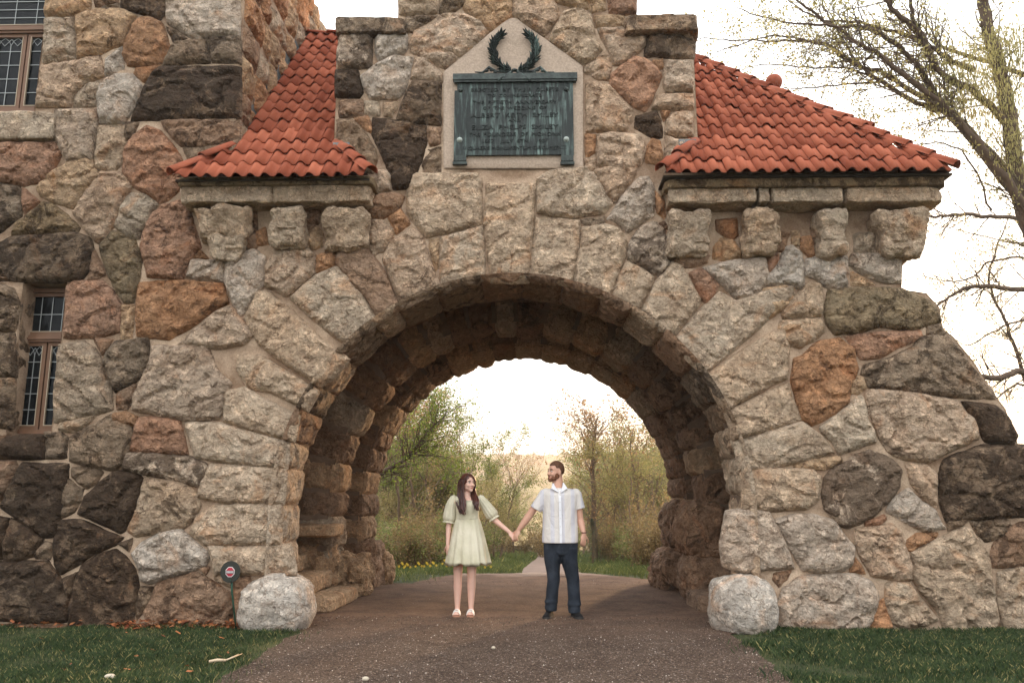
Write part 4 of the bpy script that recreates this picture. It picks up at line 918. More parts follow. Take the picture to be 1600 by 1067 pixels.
LEAF = [leafmat('spring_leaves_olive', sc((140, 132, 78)), sc((188, 170, 110)), 1.2, .5), leafmat('spring_leaves_green', sc((112, 120, 64)), sc((158, 156, 94)), 1.2, .5), leafmat('spring_buds_brown', sc((150, 114, 80)), sc((196, 156, 108)), 1.2, .5), leafmat('spring_leaves_tan', sc((160, 140, 92)), sc((200, 180, 124)), 1.2, .5)]
def tree_protos():
    r = []
    for i, (h, sp, nb, nl, ls, m, tr) in enumerate(((8.5, .75, 3, 6000, .06, 1, .14), (7.5, .85, 3, 6500, .06, 1, .11), (9, .6, 3, 2400, .06, 2, .12), (7, .8, 3, 6000, .06, 0, .09), (8, .7, 3, 1500, .05, 0, .10), (6.0, .95, 3, 6000, .06, 3, .08))):
        rng = random.Random(100+i); mb = MB(); tips = []
        rec(mb, tips, (0, 0, -.1), (rng.gauss(0, .06), rng.gauss(0, .06), 1), h*.72, tr, 0, rng, sp, nb, .18, 8)
        V, F = leaves_np(tips, nl, ls, i, .16)
        tm = mesh('trunk', mb.v, mb.f); tm.materials.append(BARK)
        r.append((tm, V, F, LEAF[m]))
    return r
protos = tree_protos(); pm = []
for tm, V, F, lm in protos:
    o = np_mesh('crown', V, F, lm); pm.append((tm, o.data)); bpy.data.objects.remove(o)
kinds = ['tall olive-leaved tree in the woods behind the arch', 'bushy green tree in the woods behind the arch', 'tall brownish budding tree in the woods behind the arch', 'spreading olive-leaved tree in the woods behind the arch', 'thinly leaved slender tree in the woods behind the arch', 'low round green tree in the woods behind the arch']
def put_tree(i, x, y, sc_, rz, label, group, z=None, name='tree'):
    t = empty(name, (x, y, zt(y) if z is None else z), label, 'tree', group); t.rotation_euler.z = rz; t.scale = (sc_, sc_, sc_)
    for nm, me in (('trunk', pm[i][0]), ('crown', pm[i][1])):
        o = bpy.data.objects.new(nm, me); C.objects.link(o); o.parent = t
    return t
rr = random.Random(44)
def where(x, y):
    px = 829+(x-.21)/y*1300; d = 'near the path edge' if y < 26 else 'at the front of the woods' if y < 40 else 'deeper in the woods' if y < 55 else 'far back in the woods'
    h = 'far left of the woman' if px < 650 else 'just left of the woman' if px < 715 else 'behind the woman' if px < 765 else 'between the couple' if px < 845 else 'behind the man' if px < 905 else 'just right of the man' if px < 970 else 'far right of the man'
    return d+', '+h
for k in range(150):
    y = rr.choice([28, 32, 36, 42, 48, 56, 66, 78])+rr.uniform(-3, 3); fx = rr.uniform(575, 1070); p = un(fx, 800, y); x = p.x
    if abs(x-.9) < 1.8+ (y-30)*.02 and y < 60: x += 3.5*(1 if rr.random() < .5 else -1)
    i = rr.randrange(6); px_ = 829+(x-.21)/y*1300; low = 1-.36*math.exp(-((px_-790)/70)**2)
    put_tree(i, x, y, low*rr.uniform(.40, .66)*(1+.55*(y-28)/50), rr.uniform(0, 6.28), kinds[i].split(' in the')[0]+' '+where(x, y), 'woodland trees behind the arch')
# shrubs of the undergrowth
sh = []
for i in range(4):
    rng = random.Random(300+i); mb = MB(); tips = []
    for q in range(12):
        a = rng.uniform(0, 2*PI); rec(mb, tips, (rng.gauss(0, .25), rng.gauss(0, .25), -.1), (math.cos(a)*.5, math.sin(a)*.5, 1), rng.uniform(.7, 1.5), .014, 1, rng, .6, 2, .1, 4)
    V, F = leaves_np(tips, 2300, .042, 50+i, .09); tm = mesh('stems', mb.v, mb.f); tm.materials.append(BARK)
    o = np_mesh('foliage', V, F, leafmat('undergrowth_leaves', sc((120, 98, 66)), sc((172, 144, 98)), 1.5, .4) if i % 2 else LEAF[1]); sh.append((tm, o.data)); bpy.data.objects.remove(o)
def put_shrub(i, x, y, s_, label, group):
    t = empty('shrub', (x, y, zt(y)), label, 'shrub', group); t.rotation_euler.z = rr.uniform(0, 6.28); t.scale = (s_, s_, s_*rr.uniform(.8, 1.2))
    for nm, me in (('stems', sh[i][0]), ('foliage', sh[i][1])):
        o = bpy.data.objects.new(nm, me); C.objects.link(o); o.parent = t
for k in range(90):
    y = rr.choice([21, 23, 25, 27, 30, 34, 40])+rr.uniform(-1, 1); p = un(rr.uniform(570, 1080), 800, y); x = p.x
    if -1.5 < x < 2.6 and y < 34: 
        x = x-2.6 if x < .6 else x+2.2
    i = rr.randrange(4); put_shrub(i, x, y, rr.uniform(.6, 1.05), ('tangled twiggy', 'green leafy', 'tangled brownish', 'low green')[i]+' shrub '+where(x, y), 'undergrowth shrubs behind the arch')
# far wooded ridge
s = NT('distant_wooded_slope'); k = s.noise(.05, 6, .65); j = s.noise(.35, 4, .7)
c = s.mix(s.rng(k, .38, .6), sc((142, 112, 82)), sc((146, 130, 88))); c = s.mix(s.rng(j, .35, .65), s.mix(1.0, c, (.55, .52, .5), 'MULTIPLY'), c)
HILLM = s.fin(c, .95, None, .1)
xs = np.arange(-330, 520, 4.0); ys = np.concatenate([np.arange(90, 330, 6.0), np.arange(330, 700, 9.0)])
X, Yg = np.meshgrid(xs, ys); Z = np.zeros_like(X)
for a in range(X.shape[0]):
    for b in range(X.shape[1]):
        x, y = X[a, b], Yg[a, b]; t = min(1, max(0, (y-95)/500)); t = t*t*(3-2*t)
        Z[a, b] = -4.5+ (35+4*noise.noise(Vector((x*.006, y*.004, 0))))*t + 5.5*abs(noise.noise(Vector((x*.16, y*.12, 4))))+1.6*noise.noise(Vector((x*.45, y*.4, 7)))
n = X.shape[1]; idx = np.arange(X.size).reshape(X.shape)
F = np.stack([idx[:-1, :-1].ravel(), idx[:-1, 1:].ravel(), idx[1:, 1:].ravel(), idx[1:, :-1].ravel()], 1)
tag(np_mesh('hill', np.stack([X.ravel(), Yg.ravel(), Z.ravel()], 1), F, HILLM), kind='structure')

# ------------------------------------------------------------ evening air
s = NT('thin_evening_haze'); s.t.nodes.remove(s.b); pv = s.n('VolumePrincipled'); pv.inputs['Color'].default_value = (1, .95, .88, 1); pv.inputs['Density'].default_value = .0008; pv.inputs['Anisotropy'].default_value = .55
s.l(pv.outputs[0], s.out.inputs['Volume']); hb = MB(); hb.box(-640, 640, -60, 950, -7, 48)
tag(hb.build('haze', s.m), kind='stuff')
# ============================================================ PLAQUE
s = NT('verdigris_bronze'); v3 = s.n('VectorMath', operation='MULTIPLY'); s.l(s.tc.outputs['Object'], v3.inputs[0]); v3.inputs[1].default_value = (1, 1, .09)
k = s.noise(26, 6, .7, v3.outputs[0]); j = s.noise(3, 4, .6)
c = s.mix(s.math('MULTIPLY', s.rng(k, .48, .69), s.rng(j, .30, .6)), sc((28, 33, 30)), sc((118, 138, 130)))
BRZ = s.fin(c, .55, s.bump(s.noise(30, 4), .3, .004), .4, .25)
BRD = simple('dark_bronze', sc((52, 58, 54)), .5, 30, .003, .5, 18, .4, .3)
LET = simple('raised_letter_bronze', sc((34, 38, 35)), .5, metal=.3)
YP = 9.262
pa = un(713, 243, YP-.03); pb = un(895, 124, YP-.03); pz0, pz1 = pa.z, pb.z
pl = empty('memorial_plaque', (pa.x+.67, YP, pa.z), 'weathered green bronze memorial plaque with raised lettering below a laurel wreath', 'plaque')
m = MB(); m.box(pa.x, pb.x, YP-.03, YP, pz0, pz1); m.build('plate', BRZ, pl)
m = MB(); a = un(708, 117, YP-.05); b = un(902, 124, YP-.05); m.box(a.x, b.x, YP-.075, YP, b.z, a.z); m.box(a.x+.012, b.x-.012, YP-.062, YP, b.z-.025, b.z); m.build('top_moulding', BRD, pl)
for x0, x1 in ((708, 729), (876, 897)):
    a = un(x0, 243, YP-.04); b = un(x1, 257, YP-.04); m = MB(); m.box(a.x+.006, b.x-.006, YP-.036, YP, a.z+.001, a.z+.89-.06)
    m.build('pilaster', BRZ, pl)
    m = MB(); m.box(a.x+.006, b.x-.006, YP-.04, YP, b.z+.03, a.z); m.box(a.x-.004, b.x+.004, YP-.052, YP, b.z, b.z+.03)
    for i in range(5): m.ball((a.x+(b.x-a.x)*(i+.5)/5, YP-.054, b.z+.045), .011, 6, 4)
    m.build('scroll_foot', BRD, pl)
for i, (px, py) in enumerate(((720, 140), (885, 139), (718, 218), (885, 217))):
    q = un(px, py, YP-.05); m = MB(); m.ball((q.x, YP-.04, q.z), (.028, .022, .028), 12, 8); m.tube([Vector((q.x, YP-.03, q.z)), Vector((q.x, YP-.037, q.z))], [.034, .034], 14)
    o = m.build('bolt', BRD if i < 2 else simple('pale_bolt_cap', sc((150, 156, 148)), .5), pl, True)
def text(body, px, py, hpx, wpx, yy):
    cu = bpy.data.curves.new('t', 'FONT'); cu.body = body; cu.size = 1; cu.extrude = .06; cu.align_x = 'CENTER'; cu.resolution_u = 2; cu.bevel_depth = 0
    o = bpy.data.objects.new('t', cu); C.objects.link(o); bpy.context.view_layer.update()
    me = bpy.data.meshes.new_from_object(o.evaluated_get(bpy.context.evaluated_depsgraph_get())); bpy.data.objects.remove(o)
    w_ = max(v.co.x for v in me.vertices)-min(v.co.x for v in me.vertices); hh = max(v.co.y for v in me.vertices)
    q = un(px, py, yy); W = wpx/1300*9.3; H = hpx/1300*9.3
    for v in me.vertices: v.co = Vector((q.x+v.co.x*W/w_, yy-v.co.z*.12, q.z+v.co.y*H/hh))
    me.name = 'lettering'; return me
y0 = 142
for body, py, wd, hp in (('ERECTED  BY  THEIR  GUESTS', 142.5, 146, 6.3), ('TO  COMMEMORATE', 151.5, 90, 6), ('THE  FIFTIETH  ANNIVERSARY', 162, 140, 6.3), ('OF  THE  WEDDING  OF', 171, 106, 6), ('ALBERT  KEITH  SMILEY', 183, 146, 8), ('AND', 189.5, 20, 4.6), ('ELIZA  PHELPS  SMILEY', 201.5, 144, 8), ('THE  FOUNDERS  OF  MOHONK', 212.5, 154, 7), ('1857    JULY  8TH    1907', 222.5, 108, 6.5), ('SI QUAERIS MONUMENTUM CIRCUMSPICE', 233.5, 172, 6.5)):
    mobj('lettering', text(body, 804, py+.5, hp*.95, wd, YP-.032), LET, pl)
# laurel wreath
m = MB(); R_ = random.Random(3)
cq = un(804, 84, YP-.03); 
def leaf(m, p, ang, L, W, lift):
    d = Vector((math.cos(ang), 0, math.sin(ang))); n_ = Vector((-math.sin(ang), 0, math.cos(ang))); o_ = Vector((0, -1, 0))
    pts = [p, p+d*L*.45+n_*W-o_*-.004, p+d*L+o_*lift, p+d*L*.45-n_*W-o_*-.004, p+d*L*.45+o_*(.012+lift*.5)]
    m.add(pts, [(0, 4, 1), (1, 4, 2), (2, 4, 3), (3, 4, 0)]); m.add([q+Vector((0, .006, 0)) for q in pts[:4]], [(0, 1, 2, 3)])
sides = []
for sg in (-1, 1):
    m = MB()
    path = [un(804+sg*x, y, YP-.03) for x, y in ((5, 112), (20, 106), (30, 94), (34, 78), (30, 63), (20, 54))]
    m.tube(path, [.012, .012, .011, .01, .008, .005], 6)
    for i in range(len(path)-1):
        for k in range(8):
            t = k/8; p = path[i].lerp(path[i+1], t); d = path[i+1]-path[i]; an = math.atan2(d.z, d.x)
            for s2 in (-1, 0, 1):
                leaf(m, p+Vector((0, -.01*R_.random(), 0)), an+s2*R_.uniform(.45, .85)+R_.gauss(0, .12), R_.uniform(.075, .11), R_.uniform(.014, .02), R_.uniform(.01, .04))
    m.build('laurel_branch', BRZ if sg < 0 else BRZ, pl)
m = MB()
for sg in (-1, 1):
    a = [un(804+sg*x, y, YP-.06) for x, y in ((0, 110), (12, 117), (22, 124), (27, 128))]; m.tube(a, [.012, .018, .02, .008], 6)
    a = [un(804+sg*x, y, YP-.05) for x, y in ((4, 113), (28, 112), (40, 106), (50, 114), (62, 113))]; m.tube(a, [.012, .014, .022, .014, .006], 6)
    for x, y in ((36, 110), (44, 111), (30, 113)): q = un(804+sg*x, y, YP-.05); m.ball(q, (.03, .02, .018), 7, 5)
m.ball(un(804, 110, YP-.06), (.04, .025, .02), 8, 6)
m.build('ribbon', BRZ, pl, True)
# ============================================================ LAWN SIGN
q = un(360, 893, 9.12)
sg = empty('lawn_sign', (q.x+.04, 9.14, 0), 'small dark round sign with red and white badge on a green stake by the wall', 'sign')
BLK = simple('black_plastic', sc((46, 46, 40)), .5); GRN = simple('green_stake', sc((38, 70, 54)), .5)
m = MB(); rr_ = .108
ring = lambda r_, y: [Vector((q.x+r_*math.cos(2*PI*i/24), y, q.z+r_*1.05*math.sin(2*PI*i/24))) for i in range(24)]
m.loft([ring(rr_*.97, 9.112), ring(rr_, 9.118), ring(rr_, 9.128)]); m.build('sign_panel', BLK, sg)
def octa(r_, y, nm, mt, zs=1):
    m = MB(); c = Vector((q.x+.0, y, q.z+.0)); m.loft([[c+Vector((r_*math.cos(PI/8+PI*i/4), dy, r_*1.1*math.sin(PI/8+PI*i/4))) for i in range(8)] for dy in (0, .002)]); m.build(nm, mt, sg)
octa(.052, 9.1085, 'badge', simple('badge_white', sc((205, 195, 190)), .5)); octa(.044, 9.105, 'badge', simple('badge_red', sc((168, 42, 58)), .5))
m = MB(); m.box(q.x-.042, q.x+.042, 9.101, 9.103, q.z-.017, q.z+.015); m.build('badge_band', simple('badge_grey', sc((120, 112, 110)), .5), sg)
m = MB()
for i in range(5): m.box(q.x-.034+i*.0145, q.x-.024+i*.0145, 9.0985, 9.1005, q.z-.010, q.z+.009)
m.build('badge_letters', simple('badge_pale', sc((190, 182, 178)), .5), sg)
m = MB(); b0 = un(370, 978, 9.14); m.tube([Vector((q.x+.012, 9.136, q.z-.06)), Vector((q.x+.022, 9.14, q.z-.2)), Vector((b0.x, 9.14, -.03))], [.013, .010, .009], 8); m.ball((q.x+.012, 9.108, q.z-.088), .008, 6, 4); m.build('stake', GRN, sg, True)
# ============================================================ PEOPLE
def skin(name, col):
    s = NT(name); k = s.noise(9, 4); c = s.mix(s.rng(k, .35, .65), tuple(x*.93 for x in col), col); s.fin(c, .5, None, .35)
    s.b.inputs['Subsurface Weight'].default_value = .12; s.b.inputs['Subsurface Radius'].default_value = (.6, .25, .15); s.b.inputs['Subsurface Scale'].default_value = .02; return s.m
def cloth(name, fn, wr=14, wd=.012, rough=.85):
    s = NT(name); c = fn(s); v3 = s.n('VectorMath', operation='MULTIPLY'); s.l(s.tc.outputs['Object'], v3.inputs[0]); v3.inputs[1].default_value = (1, 1, .55)
    return s.fin(c, rough, s.bump(s.noise(260, 2), .15, .001, s.bump(s.noise(wr, 4, .55, v3.outputs[0], .8), .8, wd)), .2)
def ell(mb, c, r, rz=0, tilt=None, nu=16, nv=12):
    M = Matrix.Rotation(rz, 3, 'Z')
    if tilt is not None: M = tilt @ M
    mb.ball(c, r, nu, nv, M)
def head(mb, c, f, s=1.0, fem=False):
    """c: centre of the skull; f: facing direction. returns a local->world function"""
    f = Vector((f[0], f[1], 0)).normalized(); sd_ = Vector((-f.y, f.x, 0)); up = Vector((0, 0, 1)); c = Vector(c)
    W = lambda a, b, d: c+(f*a+sd_*b+up*d)*s
    M = Matrix((f, sd_, up)).transposed()
    e = lambda p, r: mb.ball(p, tuple(x*s for x in r), 18, 14, M)
    e(W(-.012, 0, .018), (.096, .077, .098)); e(W(.028, 0, -.035), (.066, .062, .085)); e(W(.052, 0, -.088), (.036, .036, .030))
    e(W(.085-.004*fem, 0, -.108), (.017, .02, .016)); e(W(.083, 0, -.078), (.016, .024, .014))
    mb.capsule(W(.088, 0, .0), W(.112-.004*fem, 0, -.04), .009*s, .0125*s, 8); e(W(.100, 0, -.046), (.010, .016, .009))
    for q in (-1, 1):
        e(W(.066, q*.036, -.04), (.030, .022, .024)); mb.capsule(W(.084, q*.014, .016), W(.070, q*.044, .018), .010*s, .009*s, 8)
        e(W(-.006, q*.076, -.028), (.020, .010, .032)); e(W(.02, q*.045, -.075), (.045, .018, .022))
    return W, M
def hand(mb, w, d, nrm, side, curl=.5, s=1.0, th=.009, spread=.06):
    """palm plus five fingers. w wrist, d finger direction, nrm out of the palm back, side +1/-1 thumb side"""
    w = Vector(w); d = Vector(d).normalized(); nrm = (Vector(nrm)-d*Vector(nrm).dot(d)).normalized(); a = d.cross(nrm)*side
    M = Matrix((a, nrm, d)).transposed()
    mb.ball(w+d*.048*s, (.040*s, .0165*s, .054*s), 14, 10, M); mb.capsule(w-d*.01, w+d*.04*s, .024*s, .022*s, 10)
    for i, (off, ln) in enumerate(((.030, .070), (.011, .080), (-.009, .074), (-.028, .058))):
        p = w+d*.086*s+a*off*s; dd = (d+a*off*spread*12).normalized(); c = curl*(.85+.12*i)
        for k, fr in enumerate((.45, .31, .24)):
            ax = a; dd = (Matrix.Rotation(-c*side*(.7 if k == 0 else 1), 3, ax) @ dd); p2 = p+dd*ln*fr*s
            mb.capsule(p, p2, th*s*(1-.08*k), th*s*(.95-.1*k), 8); p = p2
    p = w+d*.022*s+a*.026*s
    for k, ln in enumerate((.04, .032, .026)):
        dd = (d*(.65+.15*k)+a*(.75-.3*k)-nrm*(.25+.1*k)).normalized(); p2 = p+dd*ln*s; mb.capsule(p, p2, .0125*s*(1-.12*k), .011*s*(1-.12*k), 8); p = p2
YM, YW = 10.16, 10.3
def m_(px, py, dy=0): return un(px, py, YM+dy)
def w_(px, py, dy=0): return un(px, py, YW+dy)
SKM = skin('man_skin', sc((206, 158, 134))); SKW = skin('woman_skin', sc((222, 178, 158)))
HANDP = un(803.5, 834, 10.2)
# ------------------------------------------------------------ man
man = empty('person', (m_(878, 965).x, YM, 0), 'man in a pale striped short-sleeved shirt and dark jeans, looking left and holding hands', 'man')
mb = MB(); hc = m_(868.5, 735.5); fd = (-.84, -.54)
W, HM = head(mb, hc, fd, 1.02)
mb.capsule(W(-.018, 0, -.07), m_(872, 766), .062, .070)
# torso and legs under the clothes, so that the figure is one body
mb.capsule(m_(858, 772), m_(893, 772), .055, .055); mb.capsule(m_(875, 776), m_(875, 840), .10, .10)
for hx, hy, kx, ky, ax_, ay in ((865, 850, 865, 903, 861.5, 950), (886, 850, 894, 903, 897, 952)): mb.capsule(m_(hx, hy), m_(kx, ky), .07, .05); mb.capsule(m_(kx, ky), m_(ax_, ay), .05, .035)
sh_l, el_l, wr_l = m_(850, 770), m_(826.5, 806, .03), un(810.5, 827.5, 10.19)
mb.capsule(sh_l, el_l, .046, .044); mb.capsule(el_l, el_l.lerp(wr_l, .35), .046, .044); mb.capsule(el_l.lerp(wr_l, .35), wr_l, .044, .027)
sh_r, el_r, wr_r = m_(901, 771), m_(906.5, 812, .02), m_(912.5, 834, -.05)
mb.capsule(sh_r, el_r, .046, .043); mb.capsule(el_r, el_r.lerp(wr_r, .35), .045, .043); mb.capsule(el_r.lerp(wr_r, .35), wr_r, .043, .026)
hand(mb, wr_l, un(804, 842, 10.17)-wr_l, (-.5, -.8, .4), 1, .62, 1.0)
hand(mb, wr_r, Vector((-.10, -.05, -1)), (.35, -.9, 0), -1, .42, 1.0)
remesh(mb, 'body', SKM, man, .0075, 3)
# hair, beard, features
HAIRM = simple('short_brown_hair', sc((92, 62, 44)), .8, 120, .004, .3, 60); BEARD = simple('reddish_beard', sc((112, 72, 50)), .85, 140, .004, .3, 60)
def shell(W, M, s, pts, mat, name, parent, vox=.005):
    b = MB()
    for p, r in pts: b.ball(W(*p), tuple(x*s for x in r), 18, 12, M)
    return remesh(b, name, mat, parent, vox, 3)
hcap = MB(); vs = []
nu, nv = 30, 14          # close-cropped hair: a cap that stops at the hairline
def cap(W, s, lim, rr3, name, mat, parent, ctr=(-.012, 0, .018)):
    V = []; Fc = []
    for lay in (0, 1):
        for j in range(nv+1):
            for i in range(nu):
                th = 2*PI*i/nu; L_ = lim(th); ph = L_*j/nv; k = 1.0+(0.045 if lay == 0 else -.02)*(1 if j < nv else .2)
                V.append(W(ctr[0]+rr3[0]*k*math.sin(ph)*math.cos(th), ctr[1]+rr3[1]*k*math.sin(ph)*math.sin(th), ctr[2]+rr3[2]*k*math.cos(ph)))
    for j in range(nv):
        for i in range(nu):
            a = j*nu+i; b = j*nu+(i+1) % nu; Fc.append((a, b, b+nu, a+nu))
    n0 = nu*(nv+1)
    for i in range(nu): a = nv*nu+i; b = nv*nu+(i+1) % nu; Fc.append((a, b, n0+b, n0+a))
    return mobj(name, mesh(name, V, Fc), mat, parent, True)
cap(W, 1, lambda th: 1.12+.0*th if math.cos(th) > .55 else (1.45 if math.cos(th) > .1 else 2.15), (.097, .078, .099), 'hair', HAIRM, man)
b = MB()
for p, r in (((.078, 0, -.106), (.026, .032, .026)), ((.05, .038, -.088), (.04, .02, .03)), ((.05, -.038, -.088), (.04, .02, .03)), ((.022, .060, -.060), (.032, .013, .034)), ((.022, -.060, -.060), (.032, .013, .034)), ((.098, 0, -.063), (.008, .024, .006))): b.ball(W(*p), tuple(x*1.02 for x in r), 14, 10, HM)
remesh(b, 'beard', BEARD, man, .005, 2)
LIP = simple('lips', sc((176, 96, 84)), .5); EYEW = simple('eye_white', sc((215, 205, 198)), .3); DARK = simple('eye_dark', sc((40, 30, 26)), .3)
def features(W, M, s, par, brow, lipw=.02, lip=LIP, lash=False):
    for q in (-1, 1):
        e = MB(); e.ball(W(.080, q*.031, -.004), (.011, .0135, .007), 12, 8, M); e.build('eye', EYEW, par, True)
        e = MB(); e.ball(W(.0895, q*.029, -.004), (.004, .006, .006), 10, 6, M); e.build('iris', DARK, par, True)
        e = MB(); e.tube([W(.094, q*.016, .017), W(.090, q*.032, .021), W(.076, q*.047, .016)], [.0035, .004, .002], 6); e.build('eyebrow', brow, par, True)
        e = MB(); e.tube([W(.089, q*.019, .003), W(.092, q*.031, .0055), W(.078, q*.043, .001)], [.0022, .003, .0018], 6); e.build('eyelid', brow, par, True)
    e = MB(); e.tube([W(.088, -lipw, -.071), W(.0985, -.006, -.0735), W(.0985, .006, -.0735), W(.088, lipw, -.071)], [.002, .0052, .0052, .002], 6); e.build('mouth', lip, par, True)
features(W, HM, 1, man, HAIRM)
# shirt
def shirt_col(s):
    g_ = s.n('SeparateXYZ'); s.l(s.tc.outputs['Object'], g_.inputs[0]); x = g_.outputs[0]
    w1 = s.math('FRACT', s.math('MULTIPLY', x, 8.3)); c = s.mix(s.rng(w1, .60, .66), sc((214, 206, 198)), sc((202, 198, 202)))
    w2 = s.math('FRACT', s.math('MULTIPLY', x, 60)); return s.mix(s.math('MULTIPLY', s.rng(w2, .5, .9), .25), c, sc((198, 188, 186)))
SHIRT = cloth('striped_shirt_cotton', shirt_col, 13, .02); WHT = simple('white_cotton', sc((226, 224, 226)), .85, 30, .003)
def ringel(cx, cy, cz, rx, ry, n=36, fn=None, pw=2.3):
    r = []
    for i in range(n):
        t = 2*PI*i/n; c, s_ = math.cos(t), math.sin(t); k = (abs(c)**pw+abs(s_)**pw)**(-1/pw); g = fn(t) if fn else 1
        r.append(Vector((cx+c*k*rx*g, cy+s_*k*ry*g, cz)))
    return r
b = MB()
rows = [(848, 875.5, 27.3, .140), (840, 875.3, 27.4, .140), (820, 875, 26.8, .132), (800, 875, 26.2, .132), (785, 875.5, 26.4, .135), (773, 876, 27.0, .128), (766.5, 876, 25.5, .105), (763.5, 874.5, 17, .080), (762, 873.5, 9.5, .070)]
R_ = random.Random(5); rg = []
for py, cx, rx, ry in rows:
    c = m_(cx, py); rg.append(ringel(c.x, YM, c.z, rx*.00783, ry, 40, lambda t, p=py: 1+.018*math.sin(5*t+p*.11)+.012*math.sin(9*t-p*.2)))
b.loft(rg)
def sleeve(b, a, e, r0, r1):
    a = Vector(a); e = Vector(e); d = (e-a).normalized(); u = d.cross(Vector((0, 1, 0))).normalized(); v_ = d.cross(u); rs = []
    for k in range(6):
        t = k/5; c = a.lerp(e, t); r_ = r0+(r1-r0)*t; rs.append([c+(u*math.cos(2*PI*i/20)*r_+v_*math.sin(2*PI*i/20)*r_*.92)*(1+.03*math.sin(3*i+k*2)) for i in range(20)])
    b.loft(rs)
b.ball(m_(853.5, 770.5), .062, 14, 10); b.ball(m_(899.5, 771), .062, 14, 10)
sleeve(b, m_(853, 769), m_(837, 795.5, .01), .066, .074); sleeve(b, m_(900, 770), m_(905.5, 795, .005), .064, .068)
remesh(b, 'shirt', SHIRT, man, .0085, 3)
b = MB(); a1 = m_(873.5, 765); a2 = m_(876, 847)
n = 14
for i in range(n):
    pass
pts = [Vector((m_(874+.15*i, 765+i*82/13).x, YM-[.094, .118, .134, .139, .140, .139, .139, .139, .140, .142, .144, .145, .146, .146][i]-.004, m_(874, 765+i*82/13).z)) for i in range(14)]
rs = [[p+Vector((-.015, .006, 0)), p+Vector((.015, .006, 0)), p+Vector((.015, -.002, 0)), p+Vector((-.015, -.002, 0))] for p in pts]
b.loft(rs); b.build('placket', WHT, man)
for i in range(1, 13, 2):
    e = MB(); e.ball(pts[i]+Vector((0, -.004, 0)), (.005, .002, .005), 8, 5); e.build('button', simple('shirt_button', sc((200, 196, 190)), .4), man, True)
for q, (x0, y0, x1, y1, x2, y2) in ((-1, (862.5, 756, 861.5, 763.5, 873.0, 769.5)), (1, (881.5, 755.5, 886.5, 763, 876.5, 770))):
    A, B_, D_ = m_(x0, y0, -.02), m_(x1, y1, -.115), m_(x2, y2, -.125); E_ = m_(x0+q*-1.5, y0-1.5, -.02); o_ = Vector((0, -.012, .004))
    b = MB(); b.add([A, B_, D_, E_, A+o_, B_+o_, D_+o_, E_+o_], [(0, 1, 2, 3), (7, 6, 5, 4), (0, 4, 5, 1), (1, 5, 6, 2), (2, 6, 7, 3), (3, 7, 4, 0)]); b.build('collar', WHT, man)
b = MB(); rs = []
for y_, r_ in ((762, .080), (757.5, .072), (753.5, .068), (753.7, .062), (762, .068)):
    c = m_(872.5, y_); rs.append([Vector((c.x+r_*math.cos(t), c.y+r_*math.sin(t), c.z-.016*max(0, -math.sin(t)))) for t in [-.75+(PI+1.5)*i/20 for i in range(21)]])
v = [p for r in rs for p in r]; b.add(v, [(j*21+i, j*21+i+1, (j+1)*21+i+1, (j+1)*21+i) for j in range(4) for i in range(20)]); b.build('collar', WHT, man, True)
# jeans
def jean_col(s):
    k = s.noise(5, 5, .6); c = s.mix(s.rng(k, .35, .7), sc((28, 32, 38)), sc((50, 55, 63))); return c
JEANS = cloth('dark_denim', jean_col, 9, .03, .9)
b = MB(); b.loft([ringel(m_(876, py).x, YM, m_(876, py).z, rx*.00783, ry, 28) for py, rx, ry in ((843, 25.5, .115), (850, 26, .118), (857, 26, .115), (863, 25.6, .108), (867, 24, .09))])
def leg(b, rows):
    rs = []
    for px, py, rx, ry, dy in rows:
        c = m_(px, py, dy); rs.append(ringel(c.x, c.y, c.z, rx*.00783, ry, 24, lambda t, p=py: 1+.035*math.sin(3*t+p*.35)+.02*math.sin(7*t+p*.6), 2.1))
    b.loft(rs)
leg(b, ((863.5, 856, 13.2, .11, 0), (863.5, 875, 12.3, .098, 0), (864.5, 892, 10.3, .082, -.005), (865, 905, 9.4, .078, -.01), (863, 920, 9.3, .078, .0), (862, 935, 9.2, .076, .01), (861, 939.5, 10.3, .084, .01), (861.5, 943, 9.0, .076, .01), (861, 948, 9.4, .08, .01), (861.3, 954, 8.4, .072, .0)))
leg(b, ((888.5, 856, 13.8, .11, 0), (889.5, 875, 12.8, .098, 0), (893, 892, 10.8, .082, -.005), (895, 905, 9.6, .078, -.01), (896, 920, 9.3, .078, 0), (897, 936, 9.2, .076, .01), (897.5, 944, 10.6, .086, .01), (897, 947, 9.0, .076, .01), (897.5, 951, 9.6, .08, .01), (897.3, 957, 8.4, .072, .0)))
remesh(b, 'jeans', JEANS, man, .0085, 2)
SHO = simple('black_knit', sc((22, 20, 20)), .85, 90, .003); SOLE = simple('grey_sole', sc((52, 48, 46)), .7)
def shoe(x, y, dx, par, mat, solem):
    f_ = Vector((dx, -1, 0)).normalized(); s_ = Vector((-f_.y, f_.x, 0)); P = lambda a, b_, z: Vector((x, y, 0))+f_*a+s_*b_+Vector((0, 0, z))
    b = MB(); rs = []
    for a, w0, h_ in ((-.085, .022, .075), (-.075, .036, .10), (-.03, .042, .115), (.03, .042, .105), (.08, .047, .075), (.13, .046, .058), (.165, .034, .048), (.18, .014, .038)):
        rs.append([P(a, w0*math.cos(t), .018+(h_-.018)*max(0, math.sin(t)) if math.sin(t) > 0 else .018) for t in [2*PI*i/16 for i in range(16)]])
    b.loft(rs); remesh(b, 'shoe', mat, par, .007, 3)
    b = MB(); out_ = [(-.09, .02), (-.07, .038), (0, .042), (.07, .05), (.13, .049), (.17, .036), (.186, .012)]
    ol = [(a, w0) for a, w0 in out_]+[(a, -w0) for a, w0 in out_[::-1]]
    b.loft([[P(a, w0, z) for a, w0 in ol] for z in (.003, .012, .026)]); b.build('sole', solem, par)
